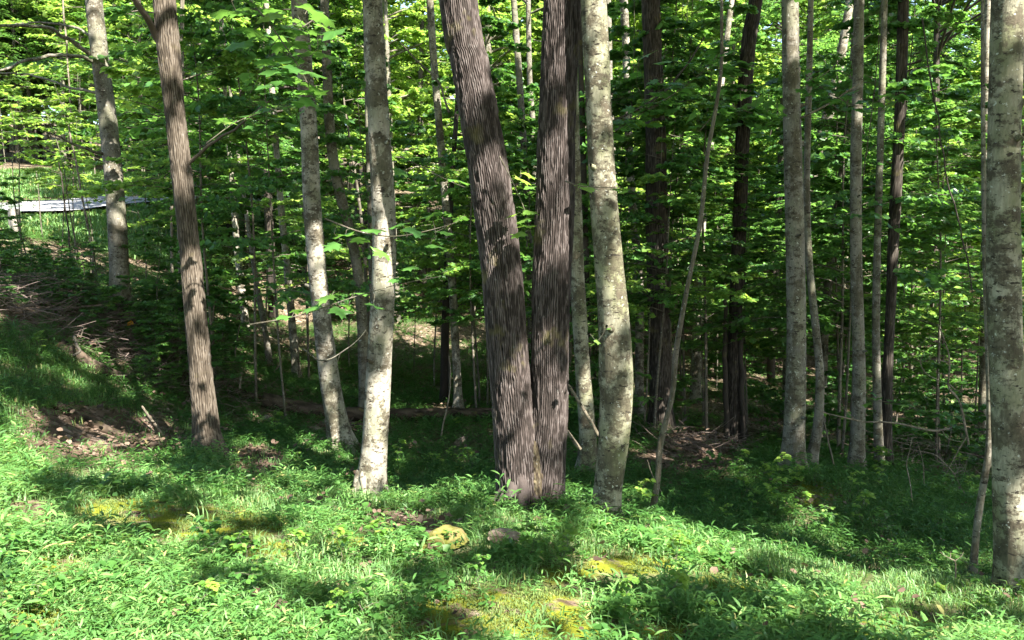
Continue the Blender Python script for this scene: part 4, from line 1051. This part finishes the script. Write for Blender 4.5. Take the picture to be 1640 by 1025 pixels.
herb = []
for k in range(4):
    herb.append(make_plant('seedling', M_TWIG, [M_LEAF, M_LEAF_Y][k % 2], '-', 'seedling', '-', 'foliage', 'stem', H_=rng.uniform(.25, .45), z0=.08, spread=.18, nb=9, twigs=2, lpt=4, lsize=.06, tpl=T_OVAL, stem_r=.003, rise=.6))
used = set()
for i in range(110):
    if i >= 70: px, py = rng.uniform(0, 1640), rng.uniform(880, 1020)
    elif i < 40: px, py = rng.uniform(1000, 1560), rng.uniform(740, 870)
    elif i < 56: px, py = rng.uniform(420, 780), rng.uniform(690, 780)
    else: px, py = rng.uniform(60, 420), rng.uniform(480, 660)
    p = ground(px, py)
    place(herb, used, tuple(p), 'leafy seedling', '', (rng.uniform(.4, .9) * (.7 if i >= 70 else 1),) * 2, px, (7.5, 9.5))

# ------------------------------------------------------------------ near leafy branches hanging into view (every leaf its own part)
LM_ = []
for k in range(4):
    V, F, v = leaves(np.zeros((1, 3)), np.array([[0, 1.0, 0]]), np.array([[0, 0, 1.0]]), np.array([1.0]), T_MAPLE, np.array([.25 + .2 * k]))
    V = V + np.c_[np.zeros(len(V)), np.zeros(len(V)), .04 * np.sin(V[:, 0] * 7 + k) - .12 * V[:, 1] ** 2 * (k % 2)]
    pv, pf = tubes(np.array([[[0, -.45, .05], [0, -.2, .0], [0, .02, 0]]]), np.full((1, 3), .012), 3)
    LM_.append((V, F, v, pv, pf))
def leaf_meshes(mat):
    out = []
    for V, F, v, pv, pf in LM_:
        out.append(mesh_np('leaf', np.vstack([V, pv]), [F, pf + len(V)], {'v': np.r_[v, np.full(len(pv), .6)]}, mat))
    return out
LMESH = {m: leaf_meshes(m) for m in (M_LEAF, M_LEAF_Y, M_LEAF_D)}
def spray(label, pts, Y, spots_, size, mat, dY=0, tw=.006, extra=0):
    P = np.array([at(x, y, Y + dY * i) for i, (x, y) in enumerate(pts)])
    root = empty('leafy_branch', P[0], label, 'leafy branch')
    sp = smooth_path(P, 6)
    V, F = tubes(sp[None], np.linspace(tw, tw * .3, len(sp))[None], 6)
    obj('twig', mesh_np('twig', V - P[0], [F], {'v': np.full(len(V), .5)}, M_TWIG, True), root)
    sp_ = list(spots_)
    for k in range(extra):
        i = rng.integers(2, len(sp)); qx, qy = project(sp[i][None])
        sp_.append((qx[0] + rng.normal(0, 16), qy[0] + rng.normal(2, 9)))
    tvP = []; 
    for (x, y) in sp_:
        q = at(x, y, Y + rng.normal(0, .12))
        near = sp[np.argmin(((sp - q) ** 2).sum(1))]
        ax = q - near; ax[2] *= .4; nrm = np.linalg.norm(ax)
        ax = ax / nrm if nrm > .02 else np.array([rng.normal(), rng.normal(), 0])
        ax = ax + rng.normal(0, .25, 3); ax[2] = rng.uniform(-.35, .05); ax = Vector(ax).normalized()
        up = Vector((rng.normal(0, .28), rng.normal(-.25, .25), 1)).normalized()
        sd = ax.cross(up).normalized(); up = sd.cross(ax)
        s = size * rng.uniform(.75, 1.25)
        from mathutils import Matrix
        Mx = Matrix((sd, ax, up)).transposed().to_4x4() @ Matrix.Scale(s, 4)
        o = obj('leaf', LMESH[mat][rng.integers(4)], root)
        Mx.translation = Vector(q - P[0]) - ax * s * .4
        o.matrix_local = Mx
        tvP.append([near, (near + q) / 2 + np.array([0, 0, .01]), q - np.array(ax) * s * .8])
    tvP = np.array(tvP); V, F = tubes(tvP, np.full((len(tvP), 3), .0018), 3)
    obj('petioles', mesh_np('petioles', V - P[0], [F], {'v': np.full(len(V), .5)}, M_TWIG), root)['kind'] = 'stuff'
spray('maple branch with broad leaves crossing in front of the straight pale trunk', [(400, 520), (480, 505), (560, 478), (640, 455), (720, 440)], 5.0,
      [(455, 508), (500, 492), (520, 478), (560, 492), (575, 470), (610, 405), (632, 448), (655, 430), (690, 438), (720, 430), (600, 490), (545, 500), (475, 498)], .115, M_LEAF)
spray('maple leaves spreading over the upper middle of the straight pale trunk', [(520, 350), (580, 372), (640, 378), (720, 360), (745, 345)], 5.1,
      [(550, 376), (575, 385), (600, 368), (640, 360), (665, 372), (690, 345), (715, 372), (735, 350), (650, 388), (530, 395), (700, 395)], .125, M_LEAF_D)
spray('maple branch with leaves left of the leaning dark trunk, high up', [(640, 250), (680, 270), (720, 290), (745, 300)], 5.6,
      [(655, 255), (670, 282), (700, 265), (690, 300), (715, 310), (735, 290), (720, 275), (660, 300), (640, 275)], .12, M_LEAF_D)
spray('light green lobed leaves hanging between the twin dark trunks', [(800, 250), (820, 290), (838, 330), (850, 370)], 5.7,
      [(838, 288), (850, 300), (826, 300), (818, 345), (838, 352), (852, 340), (843, 362), (830, 375), (848, 280)], .105, M_LEAF_Y)
spray('flat pale green leaves lying across the bowed pale trunk', [(905, 290), (930, 298), (960, 300), (990, 300)], 5.3, [(945, 302), (930, 296), (985, 302), (1000, 306)], .10, M_LEAF)
spray('tiny bright leaves sprouting beside the bowed pale trunk', [(945, 535), (957, 545), (972, 525)], 5.6, [(957, 548), (975, 526), (948, 552)], .045, M_LEAF_Y, tw=.002)
spray('large dim leaves overhanging the top left, nearest to the viewer', [(340, -60), (400, 0), (440, 50), (480, 110), (505, 160)], 3.6,
      [(380, 20), (405, 55), (430, 20), (445, 75), (465, 45), (470, 110), (490, 85), (500, 140), (520, 30), (500, 15), (540, 50), (420, 100), (450, 130), (485, 165), (385, 70), (350, 20), (525, 90), (450, -10)], .12, M_LEAF, extra=16)
spray('leafy branch reaching in from the left above the thicket', [(330, 230), (380, 195), (440, 175), (500, 160)], 6.5,
      [(400, 185), (420, 165), (440, 190), (460, 160), (480, 180), (500, 155), (515, 175), (430, 150), (405, 205), (470, 200)], .13, M_LEAF, extra=6)
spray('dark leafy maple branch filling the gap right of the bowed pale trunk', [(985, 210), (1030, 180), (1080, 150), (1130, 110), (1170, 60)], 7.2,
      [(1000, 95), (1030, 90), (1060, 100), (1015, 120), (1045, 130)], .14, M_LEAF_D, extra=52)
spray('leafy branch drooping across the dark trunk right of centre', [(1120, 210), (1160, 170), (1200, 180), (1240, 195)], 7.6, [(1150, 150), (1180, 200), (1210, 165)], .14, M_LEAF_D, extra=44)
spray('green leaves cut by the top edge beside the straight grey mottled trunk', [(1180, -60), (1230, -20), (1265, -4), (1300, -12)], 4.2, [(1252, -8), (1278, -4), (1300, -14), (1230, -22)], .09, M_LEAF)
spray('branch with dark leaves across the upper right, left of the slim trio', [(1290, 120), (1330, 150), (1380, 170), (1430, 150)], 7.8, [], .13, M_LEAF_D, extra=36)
spray('low leafy branch in the shade right of the slim trio', [(1400, 640), (1440, 648), (1490, 660), (1540, 668)], 8.6, [], .085, M_LEAF, extra=44, tw=.004)
spray('leafy twig over the foot of the brown tree thicket at left', [(520, 20), (470, 55), (430, 95), (400, 150)], 5.2, [], .12, M_LEAF, extra=26)

# ------------------------------------------------------------------ dead wood
def dead(name, label, cat, pts, Y, r0, r1, mat=M_DEAD, n=7, kids=(), dY=None):
    ds = dY or [0] * len(pts)
    P = np.array([at(x, y, Y + d) for (x, y), d in zip(pts, ds)])
    sp = smooth_path(P, 8); sp += np.stack([.012 * vnoise(sp[:, 0] * 6 + k * 5, sp[:, 1] * 6, sp[:, 2] * 6) for k in range(3)], 1)
    R = np.linspace(r0, r1, len(sp)) * (1 + .12 * vnoise(np.arange(len(sp)) * .7, np.zeros(len(sp))))
    V, F = tubes(sp[None], R[None], n)
    if not kids:
        o = obj(name, mesh_np(name, V - P[0], [F], {'v': np.full(len(V), .6)}, mat, True), loc=P[0]); return tag(o, label, cat)
    root = empty(name, P[0], label, cat)
    obj('main_stem', mesh_np('main_stem', V - P[0], [F], {'v': np.full(len(V), .6)}, mat, True), root)
    for kp, kr in kids:
        Q = smooth_path(np.array([at(x, y, Y + .02 * j) for j, (x, y) in enumerate(kp)]), 6)
        V, F = tubes(Q[None], np.linspace(kr, kr * .4, len(Q))[None], 5)
        obj('twig', mesh_np('twig', V - P[0], [F], {'v': np.full(len(V), .6)}, mat, True), root)
    return root
g = ground(268, 706)
dead('dead_stick', 'pale broken stick leaning out of the ground left of the slender brown tree', 'stick', [(270, 712), (255, 690), (240, 668), (227, 651)], g[1], .017, .013, dY=[0, .02, .05, .08])
dead('fallen_branch', 'thin pale dead pole leaning between the twin trunks and the bowed trunk', 'branch', [(905, 612), (925, 640), (945, 672), (957, 696)], 7.2, .014, .018)
dead('fallen_branch', 'shorter dead pole below the other one, behind the twin dark trunks', 'branch', [(898, 676), (915, 700), (930, 720)], 7.4, .018, .02)
dead('dead_branch', 'long whitish bare branch curving across the slim trio at right', 'branch', [(1315, 660), (1350, 668), (1385, 675), (1440, 678), (1490, 690), (1520, 686)], 8.3, .007, .013, n=6,
     kids=[([(1370, 673), (1352, 655), (1340, 640)], .006), ([(1508, 688), (1518, 702), (1540, 708)], .006), ([(1438, 679), (1425, 665)], .004)])
dead('dead_branch', 'crooked bare dead sapling left of the big spotted trunk', 'branch', [(1550, 712), (1540, 650), (1522, 618), (1521, 585), (1516, 560), (1505, 530), (1500, 520)], 7.0, .011, .004,
     kids=[([(1520, 615), (1535, 625), (1560, 610)], .005), ([(1518, 580), (1490, 575), (1477, 580)], .004), ([(1510, 545), (1490, 540), (1475, 550)], .004), ([(1548, 700), (1530, 730), (1515, 760)], .007)])
dead('dead_branch', 'hooked bare twig in front of the dark undergrowth right of the slim trio', 'branch', [(1502, 608), (1485, 598), (1474, 582), (1478, 566)], 8.0, .006, .004, n=5)
dead('dead_branch', 'tangle of thin bare stems on the gully floor at right', 'branch', [(1462, 822), (1458, 780), (1452, 745), (1460, 715), (1462, 700)], 7.6, .006, .004,
     kids=[([(1530, 760), (1500, 730), (1470, 722), (1440, 716)], .005), ([(1480, 775), (1478, 740), (1468, 705)], .005), ([(1545, 790), (1520, 750), (1490, 735)], .004)])
dead('dead_branch', 'small forked white twig above the ridge left of the thin crooked grey sapling', 'twig', [(1531, 925), (1531, 905), (1529, 898)], 4.9, .005, .004,
     kids=[([(1529, 898), (1515, 891), (1505, 884)], .004), ([(1530, 898), (1540, 890), (1543, 884)], .003), ([(1522, 893), (1523, 883)], .002)])
dead('vine', 'thin dark wavy vine climbing past the bright gap at upper right', 'vine', [(1476, 30), (1485, 90), (1500, 180), (1513, 270), (1528, 330), (1545, 400), (1560, 470)], 7.5, .008, .006, M_DARKB)
dead('fallen_branch', 'white snapped branch sticking out right of the grey mottled trunk', 'branch', [(1282, 190), (1330, 165), (1382, 130)], 8.4, .013, .006, kids=[([(1330, 165), (1345, 178)], .005)])
dead('fallen_branch', 'thin pale branch slanting above the snapped white one', 'branch', [(1284, 140), (1320, 120), (1360, 80), (1395, 55)], 8.6, .006, .003)
dead('dead_branch', 'thin grey branch arching across the leaning blotchy tree', 'branch', [(586, 530), (560, 555), (535, 572), (510, 576), (500, 570), (486, 560)], 8.2, .006, .009, M_GREY, kids=[([(545, 566), (540, 580)], .004)])
dead('dead_branch', 'bare branch crossing behind the leaning dark trunk, high up', 'branch', [(640, 70), (670, 100), (700, 130), (720, 180)], 7.5, .006, .012, M_TWIG, kids=[([(700, 130), (690, 90), (685, 40)], .006)])
dead('dead_branch', 'dark forked branch across the trunks right of centre', 'branch', [(975, 195), (1010, 180), (1060, 150), (1095, 110), (1130, 60)], 7.6, .014, .007, M_DARKB, kids=[([(1010, 180), (1050, 170), (1110, 160)], .006)])
# logs
def log(label, pts, Y, r, dY, mat=M_LOG):
    P = np.array([at(x, y, Y + d) for (x, y), d in zip(pts, dY)])
    for p in P: p[2] = h1(p[0], p[1]) + r * .75
    sp = smooth_path(P, 14); n = 18
    th = np.arange(n) * 2 * math.pi / n
    V, F = tubes(sp[None], np.linspace(r, r * .7, len(sp))[None], n)
    c = np.repeat(sp, n, 0); d = V - c
    V = c + d * (1 + .28 * fbm(V[:, 0] * 7, V[:, 1] * 7, V[:, 2] * 7, o=3))[:, None]
    root = empty('fallen_log', P[0], label, 'log')
    caps = [np.arange(n)[None, ::-1], (len(V) - n + np.arange(n))[None]]
    obj('log_body', mesh_np('log_body', V - P[0], [F, caps[0], caps[1]], {'v': np.clip(.5 + fbm(V[:, 0] * 5, V[:, 1] * 40, V[:, 2] * 40, o=2), 0, 1)}, mat, True), root)
    return root, P
log('long dark rotten log lying across the gully behind the pale blotchy trees', [(420, 662), (520, 662), (620, 660), (720, 655), (800, 655)], 11.0, .12, [0, .2, .4, .7, .9])
r, P = log('broken mossy log on the bank at left, in front of the brush pile', [(92, 520), (125, 545), (160, 565), (205, 590)], 9.0, .085, [0, .05, .2, .4])
limb(r, P[0], [at(118, 540, 8.95), at(122, 552, 8.8), at(128, 562, 8.75), at(116, 568, 8.7)], .018, .011, M_TWIG, 'snapped_limb')
limb(r, P[0], [at(130, 540, 9.0), at(133, 530, 9.0), at(135, 521, 9.0)], .007, .005, M_DEAD, 'twig')
log('half buried log crossing the litter above the pale stick', [(90, 652), (170, 655), (240, 672), (300, 690)], 7.6, .05, [0, .1, .1, .1])
r, P = log('pale dry log end with upright stub right of the brown tree', [(365, 648), (385, 652), (418, 660)], 11.0, .07, [0, .05, .1], M_LOG)
limb(r, P[0], [P[1], P[1] + [.02, 0, .18], P[1] + [.03, 0, .30]], .02, .012, M_DEAD, 'stub')
# leaning sticks & stumps poles in the left middle
for pts, Y, rr, lab in [([(480, 605), (478, 570), (477, 540)], 14, .02, 'short pale upright dead stake right of the slim white-footed tree'), ([(423, 630), (435, 600), (452, 578)], 13, .022, 'pale dead stick leaning right on the grass left of centre'),
                        ([(358, 615), (372, 590), (378, 560), (384, 520)], 12.5, .018, 'dark thin dead stem leaning right of the brown tree'), ([(355, 612), (345, 570), (340, 520), (345, 480)], 12.3, .025, 'dark dead stem just right of the brown tree'),
                        ([(706, 700), (716, 650), (722, 600), (720, 570)], 9.8, .013, 'thin bare brown sapling pole left of the leaning dark trunk'), ([(100, 0), (110, 120), (118, 300)], 16, .02, 'thin pale pole among leaves at upper left'),
                        ([(1385, 800), (1383, 700), (1380, 600)], 10.5, .008, 'very thin dark stem behind the slim trio'), ([(1335, 745), (1325, 700), (1312, 650)], 8.9, .012, 'dead stick leaning on the small curved stem'),
                        ([(1060, 790), (1045, 760), (1038, 735)], 7.6, .008, 'thin white stick standing beside the foot of the crooked sapling'), ([(130, 480), (115, 420), (105, 330), (95, 260)], 13, .016, 'thin sunlit stem rising from the brush at left'),
                        ([(165, 500), (150, 440), (148, 400), (135, 330), (110, 200)], 12.5, .02, 'thin two-toned sapling stem left of the pale grey tree')]:
    dead('dead_stick', lab, 'stick', pts, Y, rr, rr * .6, [M_DEAD, M_TWIG, M_DARKB][rng.integers(3)] if 'pale' not in lab and 'white' not in lab else M_DEAD, n=6)

# brush pile and dead brambles
def brush(name, label, cx, cy2, w, hgt, Y, n, rad, mat):
    c = ground(cx, cy2); P = []; R = []
    for i in range(n):
        x = c[0] + rng.normal(0, w); y = c[1] + rng.normal(0, w * .8); z = h1(x, y) + rng.random() ** 2 * hgt
        a = rng.random() * 6.28; L_ = rng.uniform(.25, .9); e = rng.uniform(-.15, .6)
        u = np.linspace(-.5, .5, 6)[:, None]
        d = np.array([math.cos(a), math.sin(a), e]); k = rng.normal(0, .25, 3)
        p = np.array([x, y, z + .08]) + d * L_ * u + k * L_ * (u ** 2); p[:, 2] = np.maximum(p[:, 2], h1(x, y) - .05)
        P.append(p); R.append(np.full(6, rad * rng.uniform(.5, 1.6)))
    V, F = tubes(np.array(P), np.array(R), 3)
    return tag(obj(name, mesh_np(name, V - c, [F], {'v': rng.random(len(V))}, mat, True), loc=c), label, 'brush', kind='stuff')
M_BRUSH = simple_mat('dry_brush', (.07, .052, .045), (.22, .17, .145), 6, .9)
brush('brush_pile', 'heap of dry pinkish-brown twigs on the bank at far left', 45, 505, .45, .2, 9, 150, .003, M_BRUSH)
brush('brush_pile', 'second heap of dry twigs, higher at the left edge', 15, 480, .5, .2, 10, 90, .0035, M_BRUSH)
brush('dead_brambles', 'tangle of dead grey bramble stems behind the broken mossy log', 190, 555, .75, .25, 10, 380, .0024, M_BRUSH)
brush('dead_brambles', 'dim tangle of dead stems right of the broken log', 250, 590, .6, .2, 10, 400, .0028, M_BRUSH)
brush('dead_brambles', 'dead twigs piled on the mound behind the crooked sapling', 1120, 715, .40, .06, 10, 90, .0028, M_BRUSH)
brush('dead_brambles', 'fine dead twigs on the gully floor at right', 1480, 760, .7, .4, 9, 130, .0025, M_BRUSH)

# ------------------------------------------------------------------ rocks, post, orange leaf
def rock(label, px, py, sx, sy, sz, mat, seed, rz=0, sink=.3):
    c = ground(px, py)
    import bmesh
    bm = bmesh.new(); bmesh.ops.create_icosphere(bm, subdivisions=5, radius=1)
    V = np.array([v.co[:] for v in bm.verts]); F = np.array([[v.index for v in f.verts] for f in bm.faces]); bm.free()
    # facet: cut by random planes
    rr = np.random.default_rng(seed)
    for k in range(11):
        n_ = rr.normal(0, 1, 3); n_ /= np.linalg.norm(n_); dd = rr.uniform(.42, .74); s = V @ n_
        V = V - np.maximum(s - dd, 0)[:, None] * n_ * 1.12
    V *= (1 + .05 * fbm(V[:, 0] * 3 + seed, V[:, 1] * 3, V[:, 2] * 3, o=4))[:, None]
    V *= (1 + .07 * fbm(V[:, 0] * 9 + seed, V[:, 1] * 9, V[:, 2] * 9, o=3))[:, None]
    V *= np.array([sx, sy, sz]) * .98
    o = obj('rock', mesh_np('rock', V, [F], mat=mat, smooth=False), loc=(c[0], c[1], c[2] + sz * (1 - 2 * sink)))
    o.rotation_euler = (0, math.radians(-18) if rz else .05, rz)
    return tag(o, label, 'rock')
M_MROCK = simple_mat('mossy_rock', (.07, .085, .008), (.16, .125, .05), 13, .95, .8, .02)
M_GROCK = simple_mat('grey_rock', (.12, .09, .07), (.25, .195, .16), 14, .9, .8, .015)
rock('angular rock coated in yellow moss, in the grass in front of the twin trunks', 716, 880, .15, .10, .12, M_MROCK, 3, .4, .26)
rock('low mossy stone at the left foot of the yellow mossy rock', 682, 886, .08, .06, .05, M_MROCK, 12, .9)
rock('flat grey-brown rock just right of the yellow mossy rock', 806, 876, .135, .08, .075, M_GROCK, 5, 0, .26)
rock('small dark stone in shade under the fallen log', 425, 682, .12, .1, .1, M_GROCK, 9, .2)
rock('pale stone lit by the sun below the fallen log', 520, 680, .13, .1, .06, M_GROCK, 11, .2)
rock('second pale stone beside the leaning blotchy tree', 505, 690, .10, .1, .05, M_GROCK, 14, .7)
rock('pinkish stone in the shaded gully left of the leaning dark trunk', 738, 712, .12, .1, .07, M_GROCK, 15, .7)
rock('small stone on the gully floor beneath the ridge at right', 1440, 898, .07, .06, .05, M_GROCK, 16, .7)
p = at(24, 364, 17.5)
g_ = h1(p[0], p[1]); x0, y0 = p[0], p[1]
w, hh = .085, at(24, 334, 17.5)[2] - g_
pv = []
for z, s in ((-.3, 1), (hh - .02, 1), (hh, .85)):
    pv += [(-w * s, -w * s, z), (w * s, -w * s, z), (w * s, w * s, z), (-w * s, w * s, z)]
pf = [(0, 1, 5, 4), (1, 2, 6, 5), (2, 3, 7, 6), (3, 0, 4, 7), (4, 5, 9, 8), (5, 6, 10, 9), (6, 7, 11, 10), (7, 4, 8, 11), (8, 9, 10, 11)]
tag(obj('wooden_post', mesh_np('wooden_post', np.array(pv), [np.array(pf)], mat=simple_mat('weathered_post', (.16, .14, .12), (.30, .27, .23), 20)), loc=(x0, y0, g_)), 'short square weathered post beside the lane at far left', 'post')
q = ground(205, 546); q[2] += .25
V, F, v = leaves(np.zeros((1, 3)), np.array([[1.0, -.1, -.1]]), np.array([[0, -.7, .7]]), np.array([.10]), T_WIDE, np.array([.5]))
M_OR = leaf_mat('orange_leaf', [(0, (.6, .28, .02)), (1, (.7, .35, .03))], trans=(.7, .3, .03))
tag(obj('orange_leaf', mesh_np('orange_leaf', V, [F], {'v': v}, M_OR), loc=q), 'single orange-yellow leaf caught on the dead brambles at left', 'leaf')
